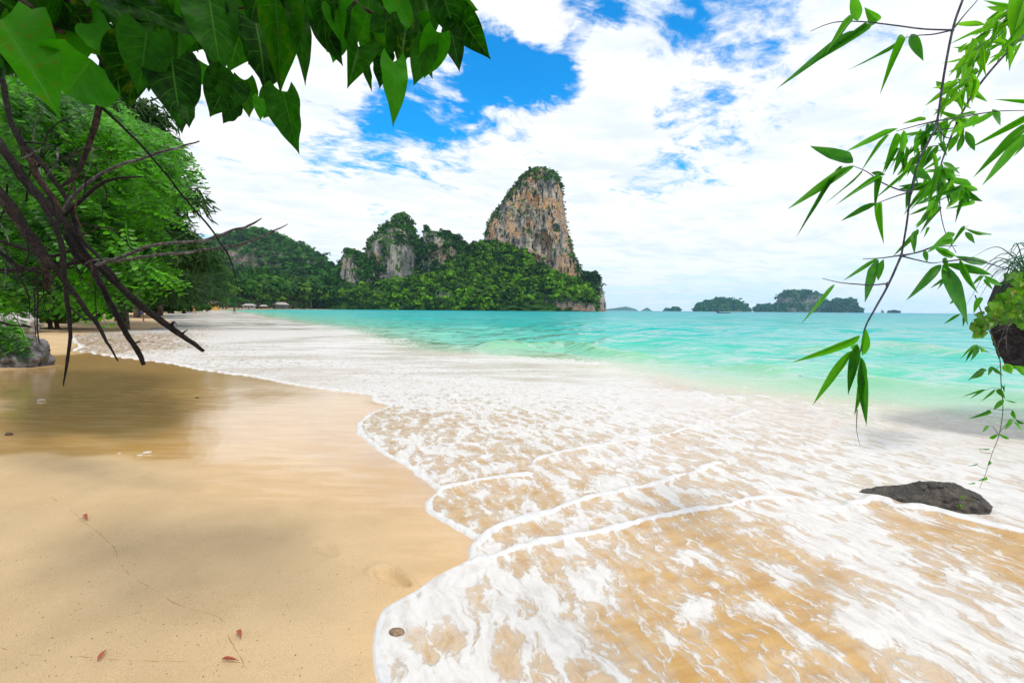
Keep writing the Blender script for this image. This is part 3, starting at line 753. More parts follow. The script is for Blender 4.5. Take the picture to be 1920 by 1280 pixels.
# shore rocks
rk = rock_mat('sea worn rock', [(.22, .19, .17), (.44, .34, .28), (.44, .25, .15), (.06, .055, .05), (.05, .06, .03)], 1.2, .5, 2.5)
cliff('shore_cliff', 'low pinkish rock band at the waterline under the tall tower', 535,
      [(556, 945, 1085), (560, 938, 1100), (568, 932, 1110), (577, 928, 1114), (582.5, 926, 1116)], rk, 47, 230, 4.2, MAT_FOREST_LIT, lambda V, VN: -.5 + 1.0 * (py_of(V) < 564), .2, cat='cliff', amp=2.6, ratio=.1, vs=2)
cliff('shore_boulder', 'large grey rock outcrop among the trees at the waterline', 528,
      [(543, 822, 838), (547, 817, 847), (553, 816, 853), (560, 818, 859), (570, 826, 861), (581, 826, 861)], MAT_CLIFF, 53, 40, 2.6, MAT_FOREST_LIT, lambda V, VN: -.5 + 0 * V[:, 0], .2, cat='rock', amp=2.2, ratio=.5, vs=2)

# ------------------------------------------------------------------ islands
MAT_ISLE_F = leaf_cluster_mat('haze-tinted island forest', (.010, .10, .055), (.035, .20, .06), .012, None, .15)  # bluish distance haze is put into these leaf colours, besides the haze volume
def island(name, label, depth, lobes, seed, plants, size, rule=None, amp=9.0):
    rows0 = lobes[0]
    root = empty(name, ((sum(r_[1] + r_[2] for r_ in rows0) / len(rows0) / 2 - 960) * depth / F, depth, 0), label, 'island')
    A = Acc(); F_ = []
    rng = np.random.default_rng(seed)
    for i, rows in enumerate(lobes):
        V, Qd, T, N = loft(depth + i * depth * .006, rows, seed=seed + i, amp=amp, vs=3, px_step=1.0, ratio=.5, drop=size * .9)
        A.add(V, Qd, T)
        VN = vnormals(V, Qd)
        if np.mean((VN * N).sum(1)) < 0: VN = -VN
        sc = VN[:, 2] * 1.3 + .5 * fbm(V / 60., 3, seed + 9) + (rule(V, VN) if rule else .6)
        cand = np.where((sc > .35) & (VN[:, 1] < .5) & (V[:, 2] > 3))[0]
        pk = rng.choice(cand, min(plants, len(cand)), replace=False)
        F_.append(V[pk] + VN[pk] * size * .1)
    link('rock_face', A.mesh('rock_face'), MAT_ISLE, root)
    pts = np.concatenate(F_)
    tag(link('forest', forest_on(pts, size * rng.uniform(.5, 1.2, len(pts)), seed, 8, .42), MAT_ISLE_F, root), kind='stuff')
    return root
island('wooded_island', 'low humped green island on the horizon behind the dark longtail boat', 2600,
       [[(557.5, 1350, 1366), (560, 1342, 1373), (565, 1322, 1380), (572, 1312, 1392), (578, 1307, 1398), (585, 1299, 1405)], [(567, 1312, 1318), (572, 1308, 1326), (585, 1303, 1340)]], 61, 260, 17, lambda V, VN: .9)
def isl_rule(V, VN): return np.where(py_of(V) > 567, .7, -.25 + .9 * (py_of(V) < 552))
island('cliffed_island', 'long island with pale cliffs and three wooded humps on the horizon', 2700,
       [[(542, 1480, 1500), (545, 1471, 1525), (550, 1462, 1532), (558, 1458, 1535), (566, 1457, 1536), (586, 1446, 1546)], [(569, 1425, 1452), (573, 1418, 1475), (586, 1413, 1500)],
        [(558, 1575, 1590), (561, 1565, 1596), (567, 1558, 1598), (576, 1554, 1599), (586, 1550, 1597)], [(560, 1538, 1560), (566, 1530, 1572), (586, 1520, 1585)], [(577, 1601, 1605), (580, 1599, 1608), (587, 1598, 1609)]], 67, 230, 18, isl_rule, 10)
island('tiny_island', 'tiny wooded islet on the horizon right of the long cliffed island', 2900, [[(581, 1669, 1678), (583, 1664, 1683), (588, 1660, 1687)]], 71, 60, 10, None, 4)
island('sea_stack', 'thin rock stack on the horizon beside the drooping bamboo stem', 2900, [[(580.5, 1651, 1653), (583, 1650, 1654), (588, 1649, 1655)]], 73, 8, 4, None, 1)
island('rock_islet', 'pair of dark rock islets on the horizon near the headland', 3000, [[(574, 1262, 1269), (577, 1260, 1273), (585, 1259, 1275)], [(577, 1249, 1256), (580, 1246, 1259), (585, 1244, 1261)]], 79, 50, 12, None, 5)
far_m = rock_mat('far hill rock', [(.05, .10, .05), (.06, .12, .05), (.12, .13, .09), (.04, .06, .04), (.04, .08, .03)], .1, .8, 1.5)
for nm, lb, rows in (('distant_ridge', 'faint blue ridge on the horizon beside the headland', [(575.5, 1170, 1176), (577, 1160, 1182), (579, 1142, 1190), (584.5, 1110, 1200)]), ('distant_hill', 'faint blue pointed hill on the horizon between the ridge and the islets', [(577, 1211, 1213), (579.5, 1206, 1217), (584.5, 1198, 1226)])):
    V, Qd, T, N = loft(8200, rows, seed=83, amp=14, vs=1, px_step=.7, ratio=.3)
    A = Acc(); A.add(V, Qd, T)
    tag(link(nm, A.mesh(nm), far_m), lb, 'hill', None, 'structure')
# ------------------------------------------------------------------ bark and leaf materials
def bark_mat(name, c0, c1, sc=40, bump=.004):
    m, g, out = new_mat(name)
    p = g.n('ShaderNodeNewGeometry').outputs['Position']
    a = g.noise(p, sc, 6, .65); bb = g.noise(p, sc * .17, 4, .6)
    col = g.mix(g.ss(a, .40, .68), c0, c1)
    col = g.mix(g.ss(bb, .55, .72, 0, .7), col, tuple(min(1, 1.9 * v) for v in c1))
    b = bsdf(g, out, Base_Color=col, Roughness=.75, Specular_IOR_Level=.15)
    bp = g.n('ShaderNodeBump', {'Strength': 1.0, 'Distance': bump * 1.6, 'Height': a})
    g.t.links.new(bp.outputs[0], b.inputs['Normal'])
    return m
BARK_DARK = bark_mat('dark wet bark', (.004, .003, .0028), (.021, .0145, .0115), 70, .006)
BARK_BROWN = bark_mat('brown bark', (.014, .009, .006), (.06, .037, .023), 60, .006)
BARK_GREY = bark_mat('grey dead wood', (.03, .027, .026), (.15, .135, .13), 60, .004)
BARK_TREE = bark_mat('tree bark', (.05, .035, .025), (.15, .11, .08), 3, .02)
TWIG_GREEN = bark_mat('green twig', (.05, .06, .015), (.14, .13, .05), 60, .001)
CULM = bark_mat('bamboo culm', (.030, .032, .045), (.10, .10, .115), 90, .0006)

def leaf_mat(name, c0, c1, vein, transl=.4, nveins=6, vs=.9, rough=.4, spec=.4, yellow=None):
    m, g, out = new_mat(name)
    oi = g.n('ShaderNodeObjectInfo'); rnd = oi.outputs['Random']
    uv = g.n('ShaderNodeSeparateXYZ', {0: g.n('ShaderNodeTexCoord').outputs['UV']})
    s = g.m('ABSOLUTE', g.m('SUBTRACT', g.m('MULTIPLY', uv.outputs[0], 2.0), 1.0)); t = uv.outputs[1]
    p = g.n('ShaderNodeNewGeometry').outputs['Position']
    n = g.noise(p, 45, 4, .6)
    col = g.mix(g.m('ADD', g.m('MULTIPLY', g.m('POWER', rnd, 1.9), 1.0), g.m('MULTIPLY', g.m('SUBTRACT', n, .35), .8), clamp=True), c0, c1)
    if yellow: col = g.mix(g.m('MULTIPLY', g.ss(n, .5, .75), g.ss(g.m('FRACT', g.m('MULTIPLY', rnd, 7.31)), .6, 1.0)), col, yellow)
    mid_ = g.ss(s, .012, .05, 1, 0)
    if nveins:
        lat = g.m('FRACT', g.m('MULTIPLY', g.m('SUBTRACT', t, g.m('MULTIPLY', s, vs * .30)), float(nveins)))
        lat = g.m('ABSOLUTE', g.m('SUBTRACT', lat, .5))
        v = g.m('MAXIMUM', mid_, g.m('MULTIPLY', g.ss(lat, .0, .07, 1, 0), g.ss(s, .5, .95, .75, .1)))
    else:
        v = g.m('MAXIMUM', g.m('MULTIPLY', mid_, .7), g.m('MULTIPLY', g.ss(g.m('SINE', g.m('MULTIPLY', s, 60.0)), .3, 1.0), .14))
    colv = g.mix(g.m('MULTIPLY', v, .55), col, vein)
    d = g.n('ShaderNodeBsdfPrincipled', {'Base Color': colv, 'Roughness': rough, 'Specular IOR Level': spec})
    tcol = g.mix(.5, colv, g.vm('MULTIPLY', colv, (1.6, 1.9, .5)))
    tr = g.n('ShaderNodeBsdfTranslucent', {'Color': tcol})
    bp = g.n('ShaderNodeBump', {'Strength': .35, 'Distance': .002, 'Height': v})
    g.t.links.new(bp.outputs[0], d.inputs['Normal'])
    mx = g.n('ShaderNodeMixShader', {0: transl, 1: d.outputs[0], 2: tr.outputs[0]})
    g.t.links.new(mx.outputs[0], out.inputs[0])
    return m
def leaflet_mat():
    m, g, out = new_mat('leaflet')
    geo = g.n('ShaderNodeNewGeometry'); rp = geo.outputs['Random Per Island']
    oi = g.n('ShaderNodeObjectInfo').outputs['Random']
    n = g.noise(geo.outputs['Position'], 1.6, 3, .6)
    f = g.m('ADD', g.m('ADD', g.m('MULTIPLY', rp, .5), g.m('MULTIPLY', g.m('SUBTRACT', n, .52), 3.0)), g.m('MULTIPLY', oi, .35), clamp=True)
    col = g.mix(f, (.007, .055, .002), (.105, .40, .008))
    d = g.n('ShaderNodeBsdfPrincipled', {'Base Color': col, 'Roughness': .4, 'Specular IOR Level': .28})
    t = g.n('ShaderNodeBsdfTranslucent', {'Color': g.vm('MULTIPLY', col, (1.3, 1.5, .5))})
    g.t.links.new(g.n('ShaderNodeMixShader', {0: .35, 1: d.outputs[0], 2: t.outputs[0]}).outputs[0], out.inputs[0])
    return m
HEART = leaf_mat('heart leaf', (.0018, .017, .0005), (.028, .18, .0015), (.06, .20, .02), .5, 6, yellow=(.09, .10, .004), rough=.5, spec=.10)
BAMBOO = leaf_mat('bamboo leaf', (.018, .13, .010), (.10, .38, .008), (.14, .36, .05), .45, 0)
BAMBOO_Y = leaf_mat('young bamboo leaf', (.08, .30, .006), (.19, .46, .02), (.22, .45, .06), .5, 0)
PINN = leaflet_mat()
VINE = leaf_mat('creeper leaf', (.02, .12, .003), (.12, .30, .006), (.25, .40, .06), .4, 4, yellow=(.5, .26, .02))

# ------------------------------------------------------------------ leaf shapes
def leaf_mesh(name, hw, nt, ns, fold=.25, droop=.3, lobe=0.0, wav=0.0, twist=0.0, seed=0):
    "unit leaf: length 1 along +y, half-width hw(t) (scaled so that the widest is .5), facing +z"
    t = np.linspace(0, 1, nt); s = np.linspace(-1, 1, ns)
    h = np.array([hw(v) for v in t]); h = h / h.max() * .5
    T, S = np.meshgrid(t, s, indexing='ij')
    H = np.repeat(h[:, None], ns, 1)
    x = S * H
    y = T - lobe * np.abs(S) ** 1.6 * (1 - T) ** 3
    z = fold * np.abs(x) - droop * T ** 2 * .5 + wav * np.sin(T * 17 + seed) * np.abs(S) ** 2 * H
    a = twist * T
    x, z = x * np.cos(a) - z * np.sin(a) * .5, z * np.cos(a) + x * np.sin(a)
    V = np.stack([x, y, z], -1).reshape(-1, 3)
    i = np.arange(nt - 1)[:, None] * ns; j = np.arange(ns - 1)[None]
    Qd = np.stack([i + j, i + j + 1, i + ns + j + 1, i + ns + j], -1).reshape(-1, 4)
    me = np_mesh(name, V, Qd)
    uvl = me.uv_layers.new(name='UVMap')
    li = np.empty(len(me.loops), np.int32); me.loops.foreach_get('vertex_index', li)
    uv = np.stack([(S.ravel() + 1) / 2, T.ravel()], -1)[li]
    uvl.data.foreach_set('uv', uv.astype(np.float32).ravel())
    return me
def heart_hw(t):
    return (np.sin(np.pi * min(1, (t * 1.06 + .16)) ** .62) if t < .99 else 0.004) * (1 - .35 * t ** 3) + .004
def heart_w(t):
    pts = [(0, .34), (.06, .43), (.15, .49), (.25, .5), (.38, .475), (.52, .405), (.66, .30), (.78, .18), (.88, .085), (.95, .03), (1, .004)]
    return float(np.interp(t, [p[0] for p in pts], [p[1] for p in pts]))
def lance_w(t):
    pts = [(0, .03), (.03, .12), (.1, .29), (.2, .43), (.32, .5), (.48, .47), (.64, .37), (.78, .24), (.88, .13), (.95, .05), (1, .003)]
    return float(np.interp(t, [p[0] for p in pts], [p[1] for p in pts]))
def oval_w(t):
    return math.sqrt(max(0.0, 1 - (2 * t - 1) ** 2)) * .5 + .01
HEARTS = []
for k, (fo, dr, wv, tw) in enumerate([(.22, .18, .05, .1), (.5, .3, .1, -.25), (.12, .45, .08, .3), (.8, .25, .04, 0), (.35, .1, .16, -.1), (.2, .35, .2, .5)]):
    me = leaf_mesh('heart_leaf', heart_w, 15, 9, fo, dr, .16, wv, tw, k); me.materials.append(HEART); HEARTS.append(me)
LANCES = []; LANCES_Y = []
for k, (fo, dr, tw) in enumerate([(.25, .12, .1), (.5, .25, -.3), (.15, .35, .4), (.6, .08, 0), (.3, .5, -.15)]):
    me = leaf_mesh('bamboo_leaf', lance_w, 13, 5, fo, dr, 0, .03, tw, k); me.materials.append(BAMBOO); LANCES.append(me)
    m2 = me.copy(); m2.materials.clear(); m2.materials.append(BAMBOO_Y); LANCES_Y.append(m2)
OVALS = []
for k, (fo, dr) in enumerate([(.3, .2), (.1, .4), (.5, .1)]):
    me = leaf_mesh('creeper_leaf', heart_w, 9, 5, fo, dr, .12, .1, .1, k); me.materials.append(VINE); OVALS.append(me)
rnd = random.Random(11)
def place_leaf(name, meshes, root, base, tip, width, roll=None, flip=False):
    "hang one leaf from base to tip (world points), width in metres, turned to face the eye give or take"
    base = Vector(base); tip = Vector(tip)
    y = tip - base; L = y.length; y.normalize()
    eye = (Vector((0, 0, CAMH)) - base).normalized()
    zv = (eye - y * eye.dot(y)).normalized()
    a = rnd.uniform(-.55, .55) if roll is None else roll
    zv = Matrix.Rotation(a, 3, y) @ zv
    if flip: zv = -zv
    x = y.cross(zv)
    M = Matrix(((x.x * width, y.x * L, zv.x * L, base.x), (x.y * width, y.y * L, zv.y * L, base.y), (x.z * width, y.z * L, zv.z * L, base.z), (0, 0, 0, 1)))
    # decompose into an unsheared rotation and scale
    o = bpy.data.objects.new(name, meshes[rnd.randrange(len(meshes))])
    COL.objects.link(o)
    place(o, root, M)
    return o
def px_leaf(name, meshes, root, b, t, wpx, depth, dd=0.0, **k):
    return place_leaf(name, meshes, root, P(b[0], b[1], depth), P(t[0], t[1], depth + dd), wpx * depth / F, **k)
def px_tube(name, mat, root, pts, radii_px, depth, sides=8, n=6, knob=.12, seed=0, wob=0.0, thick=1.0):
    """pts: (px, py) or (px, py, depth)"""
    W = [P(p[0], p[1], p[2] if len(p) > 2 else depth) for p in pts]
    path = catmull([tuple(v) for v in W], n)
    if wob:
        path = path + wob * np.stack([fbm(path * 9 + 3 * k_, 3, seed + k_) for k_ in range(3)], -1)
    rad = [r_ * (depth) / F * thick for r_ in radii_px]
    A = Acc(); A.tube(path, rad, sides, knob=knob, seed=seed)
    return link(name, A.mesh(name), mat, root)

# ------------------------------------------------------------------ shore trees far across the bay
def tree_variant(seed, squash=.8, nb=11, leaves=420, mat=None, lift=.60):
    rng = np.random.default_rng(seed)
    c, rad = crown_balls(rng, .5, .5 * squash, nb)
    c[:, 2] += lift
    V, Qd = leaf_tris(leaves, c, rad, .085, seed, .8)
    A = Acc(); A.add(V, Qd)
    crown = A.mesh('crown', smooth=False); crown.materials.append(mat)
    T = Acc()
    for k in range(int(rng.integers(1, 4))):
        b0 = rng.normal(size=3) * .03; b0[2] = -.03
        T.tube(catmull([b0, b0 + [rng.normal() * .05, rng.normal() * .05, .28], np.array([rng.normal() * .16, rng.normal() * .16, .62])], 3), [.035, .022, .008], 5)
    trunk = T.mesh('trunk'); trunk.materials.append(BARK_TREE)
    return crown, trunk
MAT_TREE = leaf_cluster_mat('tree foliage', (.006, .045, .003), (.075, .25, .006), .14, (.11, .22, .010), .3)
MAT_TREE_Y = leaf_cluster_mat('yellowish tree foliage', (.03, .08, .004), (.13, .26, .010), .12, None, .25)
MAT_CASU = leaf_cluster_mat('casuarina needles', (.008, .034, .006), (.06, .14, .02), .5, None, .25)
BROAD = [tree_variant(200 + k, (.8, .6, 1.0, .7, .9, .75)[k], 11, 460, MAT_TREE) for k in range(6)]
BROAD_Y = [tree_variant(230 + k, .75, 10, 460, MAT_TREE_Y) for k in range(2)]
def inst_tree(var, x, y, h, wid, label, group, name='broadleaf_tree', z=None):
    root = empty(name, (x, y, ground_z(x, y) if z is None else z), label, 'tree', group)
    root.rotation_euler.z = rnd.uniform(0, 6.28)
    for nm, me in zip(('crown', 'trunk'), var):
        o = bpy.data.objects.new(nm, me); COL.objects.link(o); o.parent = root
        o.scale = (wid, wid, h)
    return root
GROUP_FAR = 'trees along the far shore'
def far_tree(px, depth, hpx, wpx, yellow=False, row='low'):
    x, y = pd(px, depth); k = depth / F
    var = (BROAD_Y if yellow else BROAD)[rnd.randrange(2 if yellow else 6)]
    spot = next(t for lim, t in ((440, 'beside the yellow beach hut'), (482, 'behind the low grey beach shack'), (545, 'behind the open wooden beach shelter'), (625, 'among the coconut palms'), (700, 'below the small limestone stump'), (790, 'behind the moored longtail boats'), (845, 'around the grey shore outcrop'), (2000, 'right of the grey shore outcrop')) if px < lim)
    lab = '%s %s broadleaf tree %s' % (row, 'yellowish' if yellow else 'green', spot)
    inst_tree(var, x, y, hpx * k, wpx * k * 1.15, lab, '%s %s trees %s' % (row, 'yellowish' if yellow else 'green', spot), z=.9)
# curve of the far tree line: (px, depth, mean height px)
LINE = [(415, 250, 42), (450, 330, 44), (490, 400, 44), (540, 470, 42), (590, 530, 40), (640, 565, 36), (690, 585, 36), (740, 590, 40), (800, 580, 34), (860, 562, 26), (900, 556, 22), (940, 552, 18)]
def line_at(px):
    q = np.array(LINE, float)
    return np.interp(px, q[:, 0], q[:, 1]), np.interp(px, q[:, 0], q[:, 2])
px = 408.0
while px < 945:
    dp, hp = line_at(px)
    s = rnd.uniform(.6, 1.1)
    far_tree(px, dp + 10, hp * s * .75, hp * s * .95, rnd.random() < .22)
    px += hp * rnd.uniform(.28, .5)
px = 405.0
while px < 900:                                           # taller second row
    dp, hp = line_at(px)
    s = rnd.uniform(.85, 1.3)
    far_tree(px, dp + 40, hp * s * 1.25, hp * s * 1.2, rnd.random() < .15, 'tall')
    px += hp * rnd.uniform(.35, .6)
px = 420.0
while px < 760:                                           # third row
    dp, hp = line_at(px)
    far_tree(px, dp + 80, hp * rnd.uniform(1.35, 1.75), hp * rnd.uniform(1.0, 1.4), rnd.random() < .12, 'tallest rearmost')
    px += hp * rnd.uniform(.45, .8)
# coconut palms
def palm_variant(seed):
    rng = np.random.default_rng(seed)
    T = Acc(); lean = rng.normal(size=2) * .06
    T.tube(catmull([(0, 0, -.03), (lean[0] * .4, lean[1] * .4, .45), (lean[0], lean[1], .86)], 5), [.018, .012, .010], 6)
    A = Acc()
    for k in range(22):
        az = k * 2.4 + rng.normal() * .2; el = rng.uniform(-.35, 1.1); L = rng.uniform(.26, .36)
        dirh = np.array([math.cos(az), math.sin(az), 0])
        prev = None; n = 8
        side = np.array([-math.sin(az), math.cos(az), 0])
        Vs = []
        for i in range(n + 1):
            t = i / n
            p = np.array([lean[0], lean[1], .86]) + dirh * L * t * math.cos(el * .7) + np.array([0, 0, 1]) * (L * math.sin(el) * t - .22 * t * t)
            w_ = .055 * math.sin(math.pi * min(1, t * .92 + .08)) ** .7
            Vs += [p - side * w_ - np.array([0, 0, w_ * .9]), p, p + side * w_ - np.array([0, 0, w_ * .9])]
        Q_ = []
        for i in range(n):
            a = i * 3
            Q_ += [(a, a + 1, a + 4, a + 3), (a + 1, a + 2, a + 5, a + 4)]
        A.add(Vs, Q_)
    c = A.mesh('crown', smooth=False); c.materials.append(MAT_TREE)
    t = T.mesh('trunk'); t.materials.append(BARK_TREE)
    return c, t
PALMS = [palm_variant(300 + k) for k in range(4)]
for i, (px, dd_, hh) in enumerate([(506, -6, 46), (521, 0, 44), (530, -6, 52), (543, -4, 40), (556, 2, 56), (566, -8, 50), (573, -6, 42), (584, 0, 58), (600, 4, 50), (618, 0, 46), (640, 2, 44), (655, 0, 48), (668, 6, 40), (470, -4, 40)]):
    dp, _ = line_at(px)
    x, y = pd(px, dp + dd_); k = dp / F
    inst_tree(PALMS[i % 4], x, y, hh * k, hh * k, 'slender coconut palm ' + (sp_ := 'behind the open wooden beach shelter' if px < 545 else 'right of the open wooden beach shelter' if px < 605 else 'left of the moored longtail boats'), 'coconut palms ' + sp_, 'coconut_palm', z=.8)

# casuarinas on the left shore: thin drooping sprays
def casuarina_variant(seed, n=9000, tall=1.0):
    rng = np.random.default_rng(seed)
    T = Acc()
    T.tube(catmull([(0, 0, -.02), (.02, .01, .4), (-.01, .02, .75), (.02, 0, 1.0)], 5), [.022, .016, .010, .003], 7)
    A = Acc(); nb = 46
    Vq = []
    for k in range(nb):
        h = rng.uniform(.10, .97); az = rng.uniform(0, 6.28); L = (.36 * (1 - .75 * max(0, h - .3)) + .04) * rng.uniform(.6, 1.15)
        p0 = np.array([0, 0, h]); p1 = p0 + L * np.array([math.cos(az) * .6, math.sin(az) * .6, .22]); p2 = p0 + L * np.array([math.cos(az), math.sin(az), .12])
        path = catmull([p0, p1, p2], 5)
        T.tube(path, [.006, .002], 4)
        m_ = n // nb
        tt = rng.uniform(.15, 1.05, m_)
        idx = np.clip(tt * (len(path) - 1), 0, len(path) - 1.001); i0 = idx.astype(int); f = (idx - i0)[:, None]
        base = path[i0] * (1 - f) + path[i0 + 1] * f + rng.normal(size=(m_, 3)) * np.array([.035, .035, .03])
        dr = np.stack([np.cos(az) * .35 + rng.normal(size=m_) * .45, np.sin(az) * .35 + rng.normal(size=m_) * .45, rng.uniform(-1.0, .15, m_)], -1)
        dr /= np.linalg.norm(dr, axis=1)[:, None]
        ln = rng.uniform(.03, .075, m_)[:, None]
        wv = np.cross(dr, rng.normal(size=(m_, 3))); wv /= np.linalg.norm(wv, axis=1)[:, None]
        wv = wv * .0048
        Vq.append(np.stack([base - wv, base + wv, base + dr * ln * .6 + wv * .9, base + dr * ln], 1).reshape(-1, 3))
    V = np.concatenate(Vq); A.add(V, np.arange(len(V)).reshape(-1, 4))
    c = A.mesh('crown', smooth=False); c.materials.append(MAT_CASU)
    t = T.mesh('trunk'); t.materials.append(BARK_TREE)
    return c, t
CASU = [casuarina_variant(400), casuarina_variant(401), casuarina_variant(402, 22000)]
def casu(px, depth, hpx, wpx, v, label):
    x, y = pd(px, depth); k = depth / F
    inst_tree(CASU[v], x, y, hpx * k, wpx * k * 1.25, label, None, 'casuarina_tree')
casu(235, 30, 420, 270, 2, 'tall feathery casuarina close behind the leafy shrub tree, tips against the sky')
casu(120, 36, 440, 330, 2, 'big dark casuarina at the far left, mostly hidden behind the bare branches')
casu(300, 75, 170, 170, 0, 'dark green casuarina behind the bending person in blue shorts')
casu(345, 110, 132, 130, 1, 'olive casuarina with a rounded top right of the dark casuarina')
casu(258, 60, 220, 200, 1, 'dense casuarina between the leafy shrub tree and the dark branches')
casu(388, 165, 92, 84, 0, 'small olive casuarina beside the yellow beach hut')
# bushy undergrowth trees along the left sand
UNDER = [tree_variant(260 + k, .9, 16, 1100, MAT_TREE, .20) for k in range(2)]
for i, (px, depth, hpx, wpx, lab) in enumerate([(0, 24, 120, 120, 'dark low bush behind the pale boulder at the far left'), (95, 28, 85, 105, 'low leafy bush on the sand between the pale boulder and the bending person'), (165, 50, 72, 78, 'low dark bush at the back of the sand left of the bending person'),
                                             (225, 66, 62, 70, 'green bush just behind the bending person in blue shorts'), (290, 80, 60, 85, 'green bush at the sand edge right of the bending person'), (325, 105, 48, 70, 'low bush behind the small standing bather'), (360, 140, 38, 56, 'low bush behind the running person in red')]):
    x, y = pd(px, depth); k = depth / F
    inst_tree(UNDER[i % 2], x, y, hpx * k, wpx * k * 1.15, lab, None, 'bush')
# ------------------------------------------------------------------ pinnate shrub tree on the left
def frond_variant(seed, n=11, droop=.5):
    rng = np.random.default_rng(seed)
    A = Acc()
    ts = np.linspace(0, 1, 9)
    bend = rng.uniform(-.12, .12)
    path = np.stack([bend * np.sin(ts * 2.5), ts, -droop * .5 * ts ** 2], -1)
    A.tube(path, [.008, .003], 4)
    Vs = []
    for i in range(n):
        t = .14 + .84 * i / (n - 1)
        p = np.array([np.interp(t, ts, path[:, c]) for c in range(3)])
        L = .125 * (1 - .35 * abs(t - .45)) * rng.uniform(.85, 1.1)
        for sd in (-1, 1):
            d = np.array([sd * .92, .38, -.12 + rng.normal() * .15]); d /= np.linalg.norm(d)
            wv = np.array([-d[1] * sd, d[0] * sd, rng.normal() * .35]); wv /= np.linalg.norm(wv)
            w_ = .031 * rng.uniform(.85, 1.15)
            nn = np.cross(d, wv)
            q = [p + d * .012, p + d * L * .35 + wv * w_ + nn * .008, p + d * L * .75 + wv * w_ * .85 + nn * .006, p + d * L, p + d * L * .75 - wv * w_ * .85 + nn * .006, p + d * L * .35 - wv * w_ + nn * .008, p + d * L * .55]
            Vs.append(np.array(q))
    V = np.concatenate(Vs); m_ = len(Vs)
    T = []
    for k in range(6): T.append([k, (k + 1) % 6, 6])
    T = (np.array(T)[None] + 7 * np.arange(m_)[:, None, None]).reshape(-1, 3)
    A.add(V, None, T)
    me = A.mesh('frond', smooth=False); me.materials.append(PINN)
    return me
FRONDS = [frond_variant(500 + k, 11 + k % 4, (.3, .6, .9, .45, .75, .2)[k]) for k in range(6)]
def frond_matrix(p, dirv, L, rng):
    y = Vector(dirv).normalized(); z = Vector((rng.gauss(0, .45), rng.gauss(0, .45) - .35, 1)).normalized()
    x = y.cross(z).normalized(); z = x.cross(y)
    return Matrix.Translation(p) @ Matrix((x, y, z)).transposed().to_4x4() @ Matrix.Scale(L, 4)
shrub = empty('shrub_tree', tuple(P(-260, 590, 6.5).xy) + (.25,), 'bright green shrub tree with feathery paired leaflets hanging over the left sand', 'tree')
edge = [(-60, 120), (60, 140), (160, 170), (240, 205), (300, 235), (345, 262), (372, 285), (380, 320), (372, 350), (345, 375), (325, 405), (318, 440), (300, 470), (312, 505), (335, 535), (350, 560), (300, 565), (240, 560), (190, 575), (120, 580), (60, 560), (-60, 600)]
edge_np = np.array(edge, float)
rr_ = random.Random(77)
def in_edge(px, py): return bool(inside(np.array([[px, py]], float), edge_np)[0])
fronds = []
tips = [(372, 300), (378, 330), (370, 352), (362, 275), (345, 262), (330, 250), (300, 238), (355, 365), (340, 380), (330, 400), (320, 430), (305, 455), (315, 500), (330, 512), (342, 516), (318, 508), (336, 510), (280, 225), (250, 210), (310, 520), (295, 480), (358, 310), (350, 335), (335, 290), (325, 330)]
for (tx, ty) in tips:
    for q in range(2):
        dep = 4.6 + rr_.uniform(-.3, 1.2)
        b = (tx - rr_.uniform(50, 95), ty - rr_.uniform(0, 42) + 8 * q)
        fronds.append((b, (tx + rr_.uniform(-10, 4), ty + rr_.uniform(-8, 8)), dep))
k = 0
while len(fronds) < 1050:
    px, py = rr_.uniform(-60, 380), rr_.uniform(130, 590)
    L = rr_.uniform(55, 105)
    a = rr_.gauss(.45, .55)
    t = (px + L * math.cos(a), py + L * math.sin(a))
    if max(py, t[1]) > (515 if t[0] > 285 else 545) and t[0] > 225: continue
    if not in_edge(px, py) or not in_edge(t[0] + 4, t[1]): continue
    k += 1
    fronds.append(((px, py), t, rr_.uniform(4.4, 8.2) if k % 3 else rr_.uniform(4.3, 5.2)))
fronds.sort(key=lambda f: f[2])
A = Acc()
for i, (b, t, dep) in enumerate(fronds):
    p0 = P(b[0], b[1], dep); p1 = P(t[0], t[1], dep - rr_.uniform(-.15, .3))
    M = frond_matrix(p0, p1 - p0, (p1 - p0).length * 1.05, rr_)
    me = FRONDS[rr_.randrange(6)]
    if i < 290:
        o = bpy.data.objects.new('frond', me); COL.objects.link(o); place(o, shrub, M)
    else:
        n = len(me.vertices); co = np.empty(n * 3, np.float32); me.vertices.foreach_get('co', co)
        Mn = np.array(M)
        V = co.reshape(-1, 3) @ Mn[:3, :3].T + Mn[:3, 3]
        nl = len(me.loops); li = np.empty(nl, np.int32); me.loops.foreach_get('vertex_index', li)
        tot = np.empty(len(me.polygons), np.int32); me.polygons.foreach_get('loop_total', tot)
        st = np.empty(len(me.polygons), np.int32); me.polygons.foreach_get('loop_start', st)
        q4 = st[tot == 4]; q3_ = st[tot == 3]
        A.add(V, li[q4[:, None] + np.arange(4)], li[q3_[:, None] + np.arange(3)])
tag(link('frond_mass', A.mesh('frond_mass', smooth=False), PINN, shrub), kind='stuff')
# its limbs
for i, (pts, rad, dep) in enumerate([([(-200, 620), (-90, 470), (40, 380), (160, 320), (260, 280)], [14, 9, 5, 2], 6.2), ([(-200, 620), (-60, 520), (80, 460), (200, 430), (300, 420)], [12, 8, 5, 2], 6.6), ([(-160, 560), (-40, 380), (40, 260), (110, 200)], [10, 6, 3], 6.8), ([(-120, 560), (20, 540), (150, 530), (260, 540), (320, 545)], [9, 6, 3, 1.5], 5.6), ([(-240, 700), (-200, 620)], [17, 14], 6.3)]):
    px_tube('limb', BARK_DARK, shrub, pts, rad, dep, seed=i, wob=.05)

